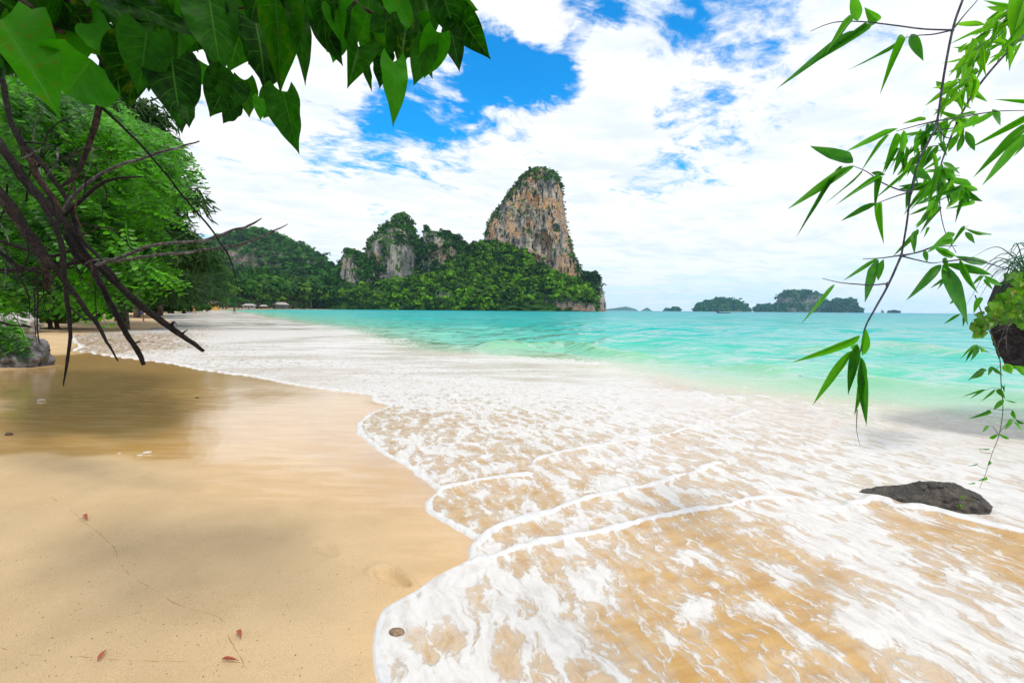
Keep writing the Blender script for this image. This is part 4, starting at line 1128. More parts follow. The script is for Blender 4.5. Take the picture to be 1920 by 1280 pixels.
# ------------------------------------------------------------------ bare dark branches
dead = empty('fallen_tree', tuple(P(-330, 330, 3.4)), 'leafless dark tree leaning in from the left with wet branches drooping over the sand', 'tree')
BR = [ # (bark, points, radii px, depth)
 (BARK_DARK, [(-150, 120, 3.6), (-60, 210, 3.4), (0, 272), (56, 350), (119, 412), (156, 469), (212, 525), (275, 581), (344, 631), (381, 656)], [15, 12, 11, 10.5, 9.5, 9, 8.5, 8, 6.5, 4.5], 3.1),
 (BARK_DARK, [(125, 440), (150, 484), (175, 506), (203, 562), (237, 625), (262, 665), (270, 683)], [8, 8, 7.5, 7, 6.5, 5.5, 4.5], 3.2),
 (BARK_DARK, [(-120, 230), (-40, 310), (0, 359), (41, 412), (78, 469), (119, 525), (150, 566), (181, 606), (200, 640), (222, 676)], [9, 8.5, 8, 8, 7, 6, 5.5, 5, 3.5, 1.5], 3.0),
 (BARK_DARK, [(60, 350), (84, 390), (112, 450), (122, 520), (128, 569), (131, 631), (126, 680), (119, 723)], [6.5, 6, 6, 5.5, 5, 4, 3, 1.2], 2.9),
 (BARK_BROWN, [(-140, 280), (-50, 330), (0, 366), (31, 412), (66, 459), (84, 500), (90, 541)], [13, 12, 11, 10, 9, 8, 6], 3.3),
 (BARK_DARK, [(-40, 60), (0, 137), (16, 219), (40, 262), (62, 287), (100, 335), (131, 387), (150, 444), (187, 484), (222, 528)], [6, 6, 6, 6, 6, 5.5, 5.5, 5, 4.5, 4], 3.05),
 (BARK_BROWN, [(20, 235), (52, 290), (70, 330), (95, 365), (120, 405)], [6, 7, 8, 8, 7], 3.2),
 (BARK_GREY, [(180, 498), (215, 486), (262, 467), (297, 458), (372, 453), (406, 442), (444, 431), (470, 422), (490, 410)], [4.5, 4.5, 4.5, 4, 3.6, 3.6, 3.2, 3, 1.2], 2.9),
 (BARK_GREY, [(200, 492), (281, 480), (359, 472), (437, 462), (484, 447), (520, 430), (541, 419)], [4, 3.6, 3.2, 3, 2.6, 2, .8], 2.95),
 (BARK_GREY, [(122, 392), (137, 366), (187, 328), (222, 310), (265, 298), (320, 280), (372, 264)], [4, 4, 4, 3.8, 3.4, 2.8, 1.6], 3.0),
 (BARK_DARK, [(120, 405), (150, 378), (187, 347), (225, 334), (268, 333)], [4.5, 4.5, 4, 3, 1.6], 3.0),
 (BARK_DARK, [(60, 470), (100, 498), (160, 489)], [5, 5, 4], 3.15),
 (BARK_DARK, [(-60, 420), (0, 452), (56, 470), (100, 480), (150, 468)], [5, 4.5, 4, 3.5, 3], 3.2),
 (BARK_DARK, [(-60, 455), (0, 474), (31, 497), (75, 513)], [5, 5, 4.5, 3], 3.25),
 (BARK_DARK, [(-60, 500), (20, 505), (100, 502), (150, 490)], [4.5, 4, 4, 3.5], 3.3),
 (BARK_DARK, [(68, 500), (70, 560), (70, 610), (74, 640), (79, 646)], [2, 1.8, 1.6, 1.2, .6], 2.9),
 (BARK_DARK, [(64, 540), (66, 600), (69, 640)], [1.3, 1.1, .6], 2.92),
 (BARK_DARK, [(178, 520), (180, 560), (182, 602)], [1.6, 1.4, .8], 2.9),
 (BARK_DARK, [(128, 575), (145, 590), (155, 597), (168, 600)], [2.6, 2.2, 1.8, 1], 2.9),
 (BARK_DARK, [(-40, 590), (20, 608), (48, 613), (60, 613)], [3.5, 2.6, 2, 1], 3.0),
 (BARK_DARK, [(95, 365), (115, 450), (118, 480), (150, 490)], [3, 2.6, 2.6, 2.2], 3.0),
 (BARK_BROWN, [(140, 335), (143, 375), (142, 400), (150, 425), (160, 440)], [2.2, 2, 2, 1.8, 1.4], 2.85),
 (BARK_DARK, [(38, 240), (40, 280), (42, 300)], [2.4, 2.2, 1.6], 3.0),
 (BARK_GREY, [(42, 298), (60, 289), (78, 280), (84, 275)], [2, 1.8, 1.6, .8], 2.95),
 (BARK_BROWN, [(60, 300), (100, 311), (140, 321)], [2, 1.6, 1.4], 3.0),
 (BARK_DARK, [(318, 612), (325, 604), (333, 607)], [3, 2.2, .8], 3.06),
 (BARK_DARK, [(322, 612), (326, 602)], [3, 1.2], 3.07),
 (BARK_DARK, [(340, 626), (350, 618)], [3, 1.0], 3.08),
 (BARK_DARK, [(262, 640), (240, 647)], [2, .6], 3.15)]
for i, (mt, pts, rad, dep) in enumerate(BR):
    px_tube('branch', mt, dead, pts, rad, dep, 9, 7, .22, i * 3, wob=.010, thick=.74)
for i in range(34):                                       # tangle of thin dead twigs
    x_, y_ = rr_.uniform(-30, 190), rr_.uniform(240, 530); a_ = rr_.choice([rr_.gauss(.9, .35), rr_.gauss(-.4, .5), rr_.gauss(1.6, .2)]); L_ = rr_.uniform(50, 150)
    px_tube('twig', rr_.choice([BARK_DARK, BARK_DARK, BARK_GREY, BARK_BROWN]), dead, [(x_, y_), (x_ + L_ * .5 * math.cos(a_), y_ + L_ * .5 * math.sin(a_) - 6), (x_ + L_ * math.cos(a_ + .25), min(600, y_ + L_ * math.sin(a_ + .25)))], [rr_.uniform(1.2, 2.4), 1.2, .4], rr_.uniform(2.9, 3.4), 5, 6, .2, i, wob=.02)

# ------------------------------------------------------------------ overhanging tree with big heart-shaped leaves
heart = empty('overhanging_tree', (-3.2, 1.2, .15), 'overhanging tree with large dark heart shaped leaves across the top left', 'tree')
HB = [(BARK_BROWN, [(-260, -260, 1.7), (-120, -90, 1.6), (35, 0), (75, 35), (118, 60)], [9, 8, 6, 5, 4]), (BARK_BROWN, [(-120, -120, 1.7), (90, -20), (200, 30), (300, 35), (400, 20), (482, 16)], [7, 6, 5, 4, 2.5, 1.5]), (BARK_BROWN, [(300, -140, 1.6), (520, -60), (640, -10), (690, 20), (722, 45), (730, 110)], [6, 5, 4, 3, 2, 1.2]),
      (BARK_BROWN, [(520, -120, 1.5), (700, -40), (780, 20), (800, 60)], [5, 4, 3, 1.5]), (BARK_BROWN, [(640, -120, 1.5), (800, -30), (860, 30), (868, 40)], [4, 3, 2, 1.2]), (BARK_BROWN, [(440, -40), (460, 20), (480, 55)], [3, 2, 1.2]),
      (BARK_BROWN, [(195, -60, 1.5), (196, 60), (190, 140), (189, 180), (187, 203), (172, 250), (156, 300), (140, 331), (112, 354)], [5, 5, 5, 5, 5.5, 5, 4.5, 4, 2.5]),
      (BARK_DARK, [(188, 200), (230, 240), (278, 287), (337, 359), (372, 400), (400, 434), (425, 475), (437, 505), (446, 537)], [3, 2.2, 1.9, 1.8, 1.8, 1.6, 1.6, 1.2, .6])]
for i, (mt, pts, rad) in enumerate(HB):
    px_tube('branch', mt, heart, pts, rad, 1.35, 7, 6, .15, 100 + i, wob=.006)
HL = [((2, 38), (113, 214), 104), ((172, 112), (112, 186), 112), ((392, -5), (408, 124), 88), ((480, 44), (506, 164), 106), ((516, -6), (528, 172), 74), ((556, 28), (577, 147), 40), ((533, 178), (556, 288), 60), ((430, 148), (394, 218), 68), ((322, 112), (335, 230), 86), ((458, 150), (468, 223), 40), ((440, 195), (418, 233), 28),
      ((522, 168), (494, 226), 50), ((258, 88), (236, 206), 72), ((275, 60), (262, 168), 80), ((222, -6), (388, 72), 46), ((410, 150), (452, 170), 50), ((490, 185), (488, 226), 26), ((350, 200), (352, 234), 26),
      ((545, -20), (557, 42), 46), ((604, -12), (612, 93), 44), ((640, 52), (622, 119), 46), ((672, 88), (655, 160), 52), ((648, -30), (640, 24), 46), ((738, 116), (742, 226), 48), ((724, 106), (711, 166), 38), ((776, 84), (808, 138), 44), ((802, 84), (775, 160), 46), ((828, -20), (858, 78), 66), ((866, 36), (918, 110), 54), ((856, 4), (897, 20), 30), ((846, 60), (862, 130), 38),
      ((735, -10), (772, 54), 44), ((690, 26), (668, 84), 50), ((724, 40), (716, 130), 54), ((686, 118), (691, 160), 15), ((820, 60), (795, 150), 50), ((660, 30), (660, 96), 46), ((780, 30), (790, 90), 50), ((760, 60), (750, 130), 50), ((700, 60), (690, 120), 46), ((630, 20), (640, 80), 40), ((600, 40), (640, 120), 40)]
for i, (b, t, wd) in enumerate(HL):
    px_leaf('leaf', HEARTS, heart, b, t, wd * 1.06, 1.18 + .12 * rnd.random(), rnd.uniform(-.05, .08), roll=rnd.uniform(-.36, .36))
n = 0
while n < 120:                                            # darker leaves behind and above them
    if rnd.random() < .72: px, py = rnd.uniform(-40, 560), rnd.uniform(-130, 100)
    else: px, py = rnd.uniform(560, 870), rnd.uniform(-130, 50)
    L = rnd.uniform(70, 125); a = rnd.gauss(1.45, .5)
    t = (px + L * math.cos(a), py + L * math.sin(a))
    lim = np.interp(t[0], [-40, 100, 200, 300, 400, 500, 540, 560, 595, 612, 650, 700, 780, 850, 885], [185, 180, 165, 180, 170, 140, 100, 30, -10, 50, 95, 110, 110, 70, -10])
    if t[1] > lim: continue
    n += 1
    px_leaf('leaf', HEARTS, heart, (px, py), t, L * rnd.uniform(.6, .85), rnd.uniform(1.32, 1.75), rnd.uniform(-.1, .15))
# the rest of its crown goes on above and behind the frame and shades what hangs in view
A = Acc()
rng = np.random.default_rng(909)
lc = np.empty(len(HEARTS[0].vertices) * 3, np.float32); HEARTS[0].vertices.foreach_get('co', lc); lc = lc.reshape(-1, 3)
lq = np.array([list(p.vertices) for p in HEARTS[0].polygons])
n = 0
while n < 430:
    p = np.array([rng.uniform(-3.4, .15), rng.uniform(-1.6, 2.0), rng.uniform(2.35, 3.5)])
    X = (p - np.array([0, 0, CAMH])) @ np.array(ROT)
    zz_ = -X[2]
    if zz_ > .05:
        qx, qy = 960 + F * X[0] / zz_, 640 - F * X[1] / zz_
        if -150 < qx < 2000 and qy > -140: continue
    if np.linalg.norm(p - np.array([0, 0, CAMH])) < .75: continue
    n += 1
    y = np.array([rng.normal() * .5, rng.normal() * .5, -1 + rng.uniform(0, .6)]); y /= np.linalg.norm(y)
    zv = np.cross(y, rng.normal(size=3)); zv /= np.linalg.norm(zv); x = np.cross(y, zv)
    s = rng.uniform(.11, .18)
    A.add((lc[:, :1] * x * .85 + lc[:, 1:2] * y + lc[:, 2:] * zv) * s + p, lq)
tag(link('leaf_mass', A.mesh('leaf_mass'), HEART, heart), kind='stuff')
A = Acc(); A.tube(catmull([(-3.2, 1.0, -.1), (-3.1, .9, 1.0), (-2.6, .6, 2.1), (-1.6, .4, 2.9), (-.4, .2, 3.2)], 8), [.14, .11, .08, .05, .02], 10, knob=.15)
link('trunk', A.mesh('trunk'), BARK_TREE, heart)

# ------------------------------------------------------------------ bamboo hanging in from the right
bam = empty('bamboo_branch', tuple(P(1860, -160, 1.25)), 'long drooping bamboo branch with narrow leaves hanging down on the right', 'bamboo')
DB = 1.15
z7 = lambda x, y: (1450 + x / 2.56, y / 2.56)
z8 = lambda x, y: (1450 + x / 2.328, 450 + y / 2.328)
def stem(pts, rad, root=bam, dep=DB, mat=CULM, name='stem', knob=.05): return px_tube(name, mat, root, pts, rad, dep, 7, 6, knob, 7)
stem([(1860, -160), (1826, -50), (1805, 0), (1786, 57), (1770, 140), (1757, 227), (1740, 268), (1723, 301), (1708, 359), (1700, 420), (1690, 479)], [2.2, 2.1, 2.0, 1.9, 1.8, 1.7, 1.6])
stem([(1690, 479), (1665, 535), (1640, 580), (1622, 615), (1613, 660)], [2.0, 1.9, 1.7, 1.4, .8], name='stem')
for (x, y) in ((1786, 57), (1757, 227), (1708, 359), (1690, 479), (1664, 533)):
    stem([(x + 1.2, y - 4), (x, y), (x - 1.2, y + 4)], [2.0, 3.0, 2.0], name='node')
TW = [[z7(860, 145), z7(720, 140), z7(580, 122), z7(430, 105), z7(320, 105), z7(250, 120), z7(180, 150)], [z7(860, 145), z7(770, 165), z7(700, 170), z7(640, 180)], [z7(660, 920), z7(600, 910), z7(520, 875), z7(450, 825), z7(385, 797)], [z7(660, 920), z7(580, 945), z7(490, 978)],
      [z7(785, 580), z7(860, 570), z7(1000, 545), z7(1100, 533), z7(1240, 531)], [z7(785, 580), z7(800, 630), z7(830, 660), z7(880, 665)], [z7(785, 580), z7(700, 600), z7(590, 630)], [z7(615, 1225), z7(520, 1238), z7(430, 1243)], [z7(615, 1225), z7(700, 1210), z7(770, 1185)], [z8(560, 70), z8(620, 85), z8(690, 100), z8(740, 95)],
      [z8(560, 70), z8(640, 50), z8(700, 30), z8(800, 25)], [z8(500, 190), z8(430, 196), z8(360, 192), z8(290, 185), z8(215, 168)], [z8(740, 95), z8(850, 85), z8(960, 108), z8(1015, 128)], [z7(860, 145), z7(920, 70), z7(1000, -20)], [z7(660, 920), z7(690, 880), z7(680, 840)]]
for t in TW: stem(t, [1.5, 1.1, .6], name='twig')
L7 = [((405, 100), (380, -45), 60), ((500, 103), (438, 38), 60), ((380, 150), (58, 388), 40), ((380, 84), (255, 248), 42), ((446, 114), (198, 303), 46), ((636, 178), (378, 340), 42), ((633, 193), (512, 448), 44), ((662, 165), (719, 292), 56), ((596, 618), (368, 708), 26), ((556, 648), (420, 816), 26), ((592, 640), (525, 832), 42), ((626, 625), (618, 752), 40), ((606, 710), (530, 836), 24), ((612, 716), (588, 824), 32),
      ((382, 780), (208, 700), 60), ((388, 797), (98, 972), 42), ((332, 798), (115, 1122), 24), ((428, 818), (268, 972), 24), ((492, 870), (320, 962), 30), ((520, 850), (485, 1004), 38), ((492, 978), (325, 1058), 36), ((512, 974), (525, 1160), 44), ((650, 813), (490, 952), 22), ((536, 840), (465, 828), 28), ((658, 793), (764, 870), 54), ((668, 880), (635, 992), 36), ((1062, 540), (828, 645), 50), ((1050, 525), (1112, 618), 44), ((1250, 486), (1068, 478), 34), ((1215, 565), (938, 714), 42),
      ((1225, 600), (968, 838), 52), ((1230, 630), (1008, 872), 46), ((1225, 650), (1170, 738), 32), ((892, 640), (838, 732), 38), ((912, 640), (880, 742), 32), ((922, 630), (970, 728), 40), ((800, 688), (832, 748), 30), ((815, 780), (902, 832), 32), ((820, 800), (886, 882), 32), ((790, 800), (764, 930), 32), ((695, 1100), (594, 1218), 28), ((680, 1108), (675, 1216), 32), ((736, 1093), (722, 1142), 16), ((870, 1120), (758, 1188), 38), ((920, 1100), (848, 1182), 26), ((772, 1185), (892, 1242), 38)]
L8 = [((458, 78), (308, 174), 22), ((458, 84), (393, 258), 38), ((482, 84), (454, 180), 36), ((267, 194), (138, 344), 22), ((732, 108), (598, 244), 46), ((740, 108), (864, 374), 80), ((750, 104), (984, 156), 44), ((700, 28), (802, 78), 32), ((790, 68), (962, 110), 26), ((815, 84), (886, 244), 34), ((782, 0), (688, 32), 32), ((660, 44), (672, 98), 24), ((746, 78), (770, 154), 22), ((746, 164), (684, 212), 16), ((746, 168), (718, 218), 16), ((742, 120), (755, 168), 20),
      ((376, 416), (122, 534), 38), ((342, 484), (172, 716), 42), ((366, 458), (326, 672), 50), ((376, 510), (364, 760), 26), ((386, 514), (403, 824), 50), ((402, 384), (390, 514), 38), ((372, 452), (340, 490), 28)]
for (b, t, wd) in L7: px_leaf('leaf', LANCES, bam, z7(*b), z7(*t), wd / 2.56 * .75, DB + rnd.uniform(-.03, .03), rnd.uniform(-.05, .05), roll=rnd.uniform(-.35, .35))
for (b, t, wd) in L8: px_leaf('leaf', LANCES, bam, z8(*b), z8(*t), wd / 2.328 * .76, DB + rnd.uniform(-.03, .03), rnd.uniform(-.05, .05), roll=rnd.uniform(-.35, .35))
stem([z8(366, 740), z8(364, 830), z8(380, 902)], [.9, .5, .2], mat=TWIG_GREEN, name='twig')
# paler bamboo behind
bam2 = empty('bamboo_branch', tuple(P(2050, -120, 2.4)), 'paler yellowish bamboo spray hanging behind at the top right corner', 'bamboo')
DB2 = 2.3
s2 = [(2050, -60), (1920, 66), (1845, 148), (1802, 215), (1774, 281), (1762, 324), (1762, 383), (1772, 434), (1793, 474)]
stem(s2, [2.2, 2.0, 1.8, 1.5, 1.0, .7, .5], bam2, DB2)
sprays = [((1900, 20), (1800, 100)), ((1930, 10), (1850, 60)), ((1880, 60), (1790, 150)), ((1860, 70), (1805, 120)), ((1840, 130), (1770, 190)), ((1830, 110), (1800, 175)), ((1790, 240), (1690, 260)), ((1800, 220), (1720, 240)), ((1775, 280), (1700, 300)), ((1764, 310), (1740, 350)), ((1762, 330), (1800, 330)), ((1764, 340), (1730, 345)), ((1763, 375), (1820, 355)), ((1763, 380), (1740, 385)), ((1920, 60), (1890, 90)), ((1800, 215), (1830, 215)), ((1780, 270), (1690, 290)), ((1910, 0), (1880, 30))]
nl_ = 0
for (a, b) in sprays:
    stem([a, ((a[0] + b[0]) / 2, (a[1] + b[1]) / 2 - 3), b], [1.0, .7, .4], bam2, DB2, name='twig')
    cnt = 13 if a[1] < 200 else 8
    for q in range(cnt):
        f = rnd.uniform(.1, 1.05)
        p = (a[0] + (b[0] - a[0]) * f + rnd.gauss(0, 7), a[1] + (b[1] - a[1]) * f + rnd.gauss(0, 7))
        an = rnd.gauss(2.25, .55); L = rnd.uniform(28, 58)
        px_leaf('leaf', LANCES_Y if a[1] < 220 else LANCES_Y[:2] + LANCES, bam2, p, (p[0] + L * math.cos(an), p[1] + L * math.sin(an)), rnd.uniform(5.5, 10.5), DB2 + rnd.uniform(-.2, .2), rnd.uniform(-.08, .08))
for (b, t, wd) in [((900, 890), (775, 945), 24), ((900, 890), (998, 922), 26), ((920, 900), (1006, 970), 24), ((905, 900), (895, 966), 20), ((905, 905), (938, 978), 24), ((865, 905), (862, 966), 20), ((750, 950), (688, 982), 18), ((770, 960), (733, 1018), 18), ((775, 965), (790, 1008), 18), ((920, 1095), (1062, 1132), 14), ((920, 1114), (977, 1172), 24)]:
    px_leaf('leaf', LANCES, bam2, z7(*b), z7(*t), wd / 2.56 * 1.1, DB2 - .3, 0)
big_y = [((1925, -20), (1895, 75), 24), ((1935, 0), (1900, 60), 22), ((1930, 30), (1880, 95), 16)]
for (b, t, wd) in big_y: px_leaf('leaf', LANCES_Y, bam2, b, t, wd, 1.9, 0)
# thin bamboo tendril in front of the overhanging rock
ten = empty('bamboo_tendril', tuple(P(*z8(945, 400), 2.0)), 'thin bamboo tendril with small leaves trailing down below the overhanging rock', 'bamboo')
stem([z8(*p) for p in [(880, 240), (915, 330), (945, 400), (975, 470), (990, 530), (995, 640), (1002, 740), (985, 850), (955, 930), (930, 1010), (900, 1082)]], [1.0, .9, .8, .6, .4, .3], ten, 2.0, TWIG_GREEN)
L9 = [((895, 458), (813, 507), 15), ((890, 460), (868, 528), 34), ((880, 470), (838, 532), 15), ((895, 463), (952, 500), 14), ((900, 465), (925, 500), 20), ((930, 570), (848, 612), 10), ((955, 550), (938, 588), 18), ((920, 574), (868, 606), 12), ((960, 552), (1002, 592), 22), ((920, 655), (828, 682), 13), ((915, 660), (858, 692), 11), ((970, 650), (906, 707), 16), ((980, 650), (1012, 692), 28), ((1006, 640), (1008, 664), 14), ((1006, 695), (958, 744), 24), ((1010, 696), (1072, 712), 9),
      ((940, 740), (862, 780), 15), ((1040, 780), (1014, 824), 24), ((1045, 740), (1056, 786), 22), ((1050, 790), (1096, 836), 15), ((1060, 780), (1100, 802), 18), ((940, 810), (914, 832), 12), ((980, 845), (943, 867), 20), ((985, 845), (1042, 877), 18), ((945, 910), (902, 913), 12), ((890, 975), (862, 987), 12), ((935, 982), (948, 960), 14), ((930, 1035), (896, 1050), 18), ((880, 1060), (858, 1064), 8),
      ((815, 322), (743, 367), 16), ((830, 322), (828, 380), 16), ((910, 155), (868, 197), 20), ((920, 154), (1002, 207), 24), ((920, 170), (958, 217), 18), ((910, 250), (873, 318), 34), ((800, 250), (768, 282), 18)]
for (b, t, wd) in L9: px_leaf('leaf', LANCES, ten, z8(*b), z8(*t), wd / 2.328 * .72, 2.0 + rnd.uniform(-.05, .05), rnd.uniform(-.04, .04))
for pts in ([(895, 460), (930, 470), (972, 480)], [(940, 568), (975, 560), (991, 545)], [(920, 655), (960, 645), (995, 650)], [(1003, 742), (960, 738), (930, 742)], [(1003, 740), (1040, 742), (1060, 780)], [(983, 850), (960, 815), (935, 812)], [(990, 835), (1030, 790), (1050, 782)], [(950, 930), (910, 925), (900, 912)], [(935, 1000), (905, 990), (885, 978)]):
    stem([z8(*p) for p in pts], [.5, .4, .3], ten, 2.0, TWIG_GREEN, 'twig')
# ------------------------------------------------------------------ rocks
def rock_mesh(name, rx, ry, rz, seed, rough=.25, n=48, facets=0.0, shape=None):
    th = np.linspace(0, np.pi, n)[:, None]; ph = np.linspace(0, 2 * np.pi, n * 2, endpoint=False)[None]
    V = np.stack([np.sin(th) * np.cos(ph), np.sin(th) * np.sin(ph), np.cos(th) + 0 * ph], -1).reshape(-1, 3)
    q = V * 1.4 + seed
    k = 1 + rough * (fbm(q, 3, seed) + .6 * fbm(q * 2.2, 4, seed + 3, .6, True) - .2) + rough * .25 * fbm(q * 7, 3, seed + 5)
    V = V * k[:, None]
    if facets:
        rng = np.random.default_rng(seed)
        for d_ in rng.normal(size=(14, 3)):
            d_ = d_ / np.linalg.norm(d_); h = V @ d_; lim = rng.uniform(.62, .9)
            V = V - np.outer(np.maximum(h - lim, 0) * facets, d_)
    V = V * np.array([rx, ry, rz])
    if shape: V = shape(V)
    n1 = n * 2
    i = np.arange(n - 1)[:, None] * n1; j = np.arange(n1)[None]; kk = (j + 1) % n1
    return np_mesh(name, V, np.stack([i + j, i + n1 + j, i + n1 + kk, i + kk], -1).reshape(-1, 4))
def stone_mat(name, c0, c1, c2, sc, spec=.3, rough=.8, bump=.02):
    m, g, out = new_mat(name)
    p = g.n('ShaderNodeNewGeometry'); pos = p.outputs['Position']
    a = g.noise(pos, sc, 7, .65); bb = g.noise(pos, sc * 4, 6, .7); c = g.noise(pos, sc * .4, 3)
    col = g.mix(g.ss(a, .38, .64), c0, c1); col = g.mix(g.ss(bb, .55, .72, 0, .8), col, c2); col = g.mix(g.ss(c, .5, .65, 0, .5), col, c0)
    b = bsdf(g, out, Base_Color=col, Roughness=rough, Specular_IOR_Level=spec)
    bp = g.n('ShaderNodeBump', {'Strength': .9, 'Distance': bump, 'Height': g.m('ADD', a, g.m('MULTIPLY', bb, .5))})
    g.t.links.new(bp.outputs[0], b.inputs['Normal'])
    return m
ROCK_GREY = stone_mat('grey shore rock', (.05, .05, .055), (.17, .165, .17), (.30, .29, .29), 4, bump=.03)
ROCK_PALE = stone_mat('pale boulder', (.22, .21, .20), (.48, .46, .44), (.08, .075, .07), 2.5, bump=.04)
ROCK_DARK = stone_mat('dark overhang rock', (.010, .009, .010), (.05, .045, .045), (.09, .08, .075), 9, bump=.03)
ROCK_WET = stone_mat('wet black rock', (.010, .008, .006), (.06, .045, .032), (.20, .165, .125), 17, .6, .45, .012)
# boulder at the left with a leafy sprig
b0 = G(18, 692); me = rock_mesh('shore_boulder', .75, .55, .62, 5, .30, 56, .8)
tag(link('boulder', me, ROCK_GREY, None, (b0.x - .18, b0.y + .35, b0.z + .12)), 'dark grey angular boulder on the left sand under green fronds', 'rock')
spr = empty('fern_bush', (b0.x - .4, b0.y + .3, .6), 'small bright green fronded bush on top of the dark grey boulder', 'plant')
DS = b0.y - .1
for (b, t) in [((10, 605), (52, 655)), ((14, 600), (50, 640)), ((0, 620), (40, 650)), ((-10, 610), (20, 660)), ((-20, 600), (8, 662)), ((5, 600), (35, 625)), ((-10, 595), (25, 612)), ((0, 630), (14, 664)), ((-30, 620), (-2, 655)), ((10, 615), (30, 645)), ((-5, 585), (10, 600)), ((-30, 590), (0, 640))]:
    for q in range(2):
        p0 = P(b[0] + rr_.gauss(0, 5), b[1] + rr_.gauss(0, 5), DS); p1 = P(t[0] + rr_.gauss(0, 5), t[1] + rr_.gauss(0, 5), DS - .1)
        o = bpy.data.objects.new('frond', FRONDS[rr_.randrange(6)]); COL.objects.link(o)
        place(o, spr, frond_matrix(p0, p1 - p0, (p1 - p0).length, rr_))
A = Acc()
for q in range(5): A.tube(catmull([tuple(P(-40 - q * 8, 640, DS + .2)), tuple(P(-20, 610 + q * 5, DS)), tuple(P(8, 603 + q * 4, DS))], 5), [.012, .006], 5)
link('stem', A.mesh('stem'), BARK_BROWN, spr)
pb = pd(20, 17); me = rock_mesh('pale_boulder', 1.5, .9, .75, 9, .32, 48, .8)
tag(link('boulder', me, ROCK_PALE, None, (pb[0] - .5, pb[1], .62)), 'pale weathered boulder behind the twigs at the far left', 'rock')
# wedge of black rock lying in the surf
w0 = G(1640, 939); w1 = G(1888, 976)
def wedge(V):
    x = (V[:, 0] + 1) / 2                                  # 0 thin end, 1 thick end
    x = np.clip(x, -.1, 1.15)
    h = np.interp(x, [0, .15, .45, .62, .70, .85, 1.0, 1.15], [.045, .085, .15, .185, .20, .19, .175, .15])
    wd = np.interp(x, [0, .2, .5, .8, 1, 1.15], [.08, .14, .19, .22, .21, .17])
    y = V[:, 1] * wd; zz_ = np.where(V[:, 2] > 0, V[:, 2] * h, V[:, 2] * .06)
    ridge = np.clip(1 - np.abs(V[:, 1] - .25) * .55, 0, 1)
    zz_ = np.where(V[:, 2] > 0, zz_ * (.45 + .55 * ridge), zz_)
    q_ = np.stack([x * 9, y * 9, zz_ * 9], -1)
    zz_ = zz_ * (1 + .16 * fbm(q_, 4, 4, .6)) ; y = y + .04 * fbm(q_ * .8 + 5, 4, 6, .6, True)
    return np.stack([(x * 1.16 - .04) * (w1 - w0).xy.length, y, zz_], -1)
me = rock_mesh('surf_rock', 1, 1, 1, 13, .09, 70, .8, wedge)
o = tag(link('rock', me, ROCK_WET, None, (w0.x, w0.y + .12, .02)), 'long wedge of wet black rock lying in the foam on the right', 'rock')
o.rotation_euler.z = math.atan2(w1.y - w0.y + .02, w1.x - w0.x)
sp = empty('sprig', tuple(P(1800, 945, 3.05)), 'tiny yellowish sprig hanging in front of the wedge of black rock', 'plant')
DG = 3.05
z5 = lambda x, y: (1560 + x / 5.333, 870 + y / 5.333)
for pts in ([(1285, 300), (1335, 345), (1362, 395), (1330, 430), (1285, 440), (1240, 420), (1232, 395)], [(1362, 395), (1395, 365), (1435, 340)]):
    px_tube('stem', TWIG_GREEN, sp, [z5(*p) for p in pts], [.8, .7, .5], DG, 5, 5, 0)
for b, t in (((1300, 320), (1290, 345)), ((1330, 345), (1310, 335)), ((1275, 430), (1262, 398)), ((1280, 435), (1250, 405)), ((1285, 425), (1290, 400))):
    px_leaf('leaf', OVALS, sp, z5(*b), z5(*t), 4, DG)
# overhanging rock at the right edge with creeper and grass
DO = 4.6
oc = P(1995, 560, DO + .8)
def over(V):
    V = V.copy(); z_ = V[:, 2]
    k = np.interp(z_, [-2.2, -1.0, -.70, -.52, -.38, -.2, 0, .25, .5, .8, 1.5], [-.9, -.9, -.75, -.16, -.06, .02, .10, .06, .03, -.08, -.25])
    V[:, 0] -= k * 1.0
    return V
me = rock_mesh('overhang', 0.68, .6, 1.3, 21, .42, 80, .7, over)
tag(link('overhanging_rock', me, ROCK_DARK, None, (P(2018, 610, DO + .7).x, DO + .7, 1.36)), 'dark rock overhang jutting in at the right edge above the water', 'rock')
ov_ = bpy.data.objects['overhanging_rock']
A = Acc(); yb = DO + .9
A.tube(catmull([(8.6, yb + .2, -.8), (8.5, yb + .1, .4), (8.1, yb, 1.5), (7.2, yb - .1, 1.85), (6.0, yb - .15, 1.6)], 8), [1.1, 1.0, .9, .6, .35], 20, knob=.35, seed=5)
link('rock_pillar', A.mesh('rock_pillar'), ROCK_DARK, ov_)
crp = empty('creeper', tuple(P(1900, 560, DO)), 'yellow green creeper with round leaves covering the top of the rock overhang', 'plant')
z9 = lambda x, y: (1760 + x / 4.744, 450 + y / 4.744)
cl_poly = np.array([(630, 290), (700, 270), (760, 330), (830, 330), (830, 720), (740, 750), (690, 690), (600, 720), (520, 700), (440, 760), (370, 850), (320, 790), (330, 690), (400, 640), (480, 560), (560, 490), (640, 470), (660, 400)], float)
cnt = 0
while cnt < 240:
    x, y = rr_.uniform(300, 840), rr_.uniform(260, 860)
    if not inside(np.array([[x, y]]), cl_poly)[0]: continue
    cnt += 1
    an = rr_.gauss(1.7, .8); L = rr_.uniform(38, 88)
    dep = DO + rr_.uniform(-.35, .25)
    px_leaf('leaf', OVALS, crp, z9(x, y), z9(x + L * math.cos(an), y + L * math.sin(an)), L / 4.744 * rr_.uniform(.8, 1.05), dep, rr_.uniform(-.05, .05))
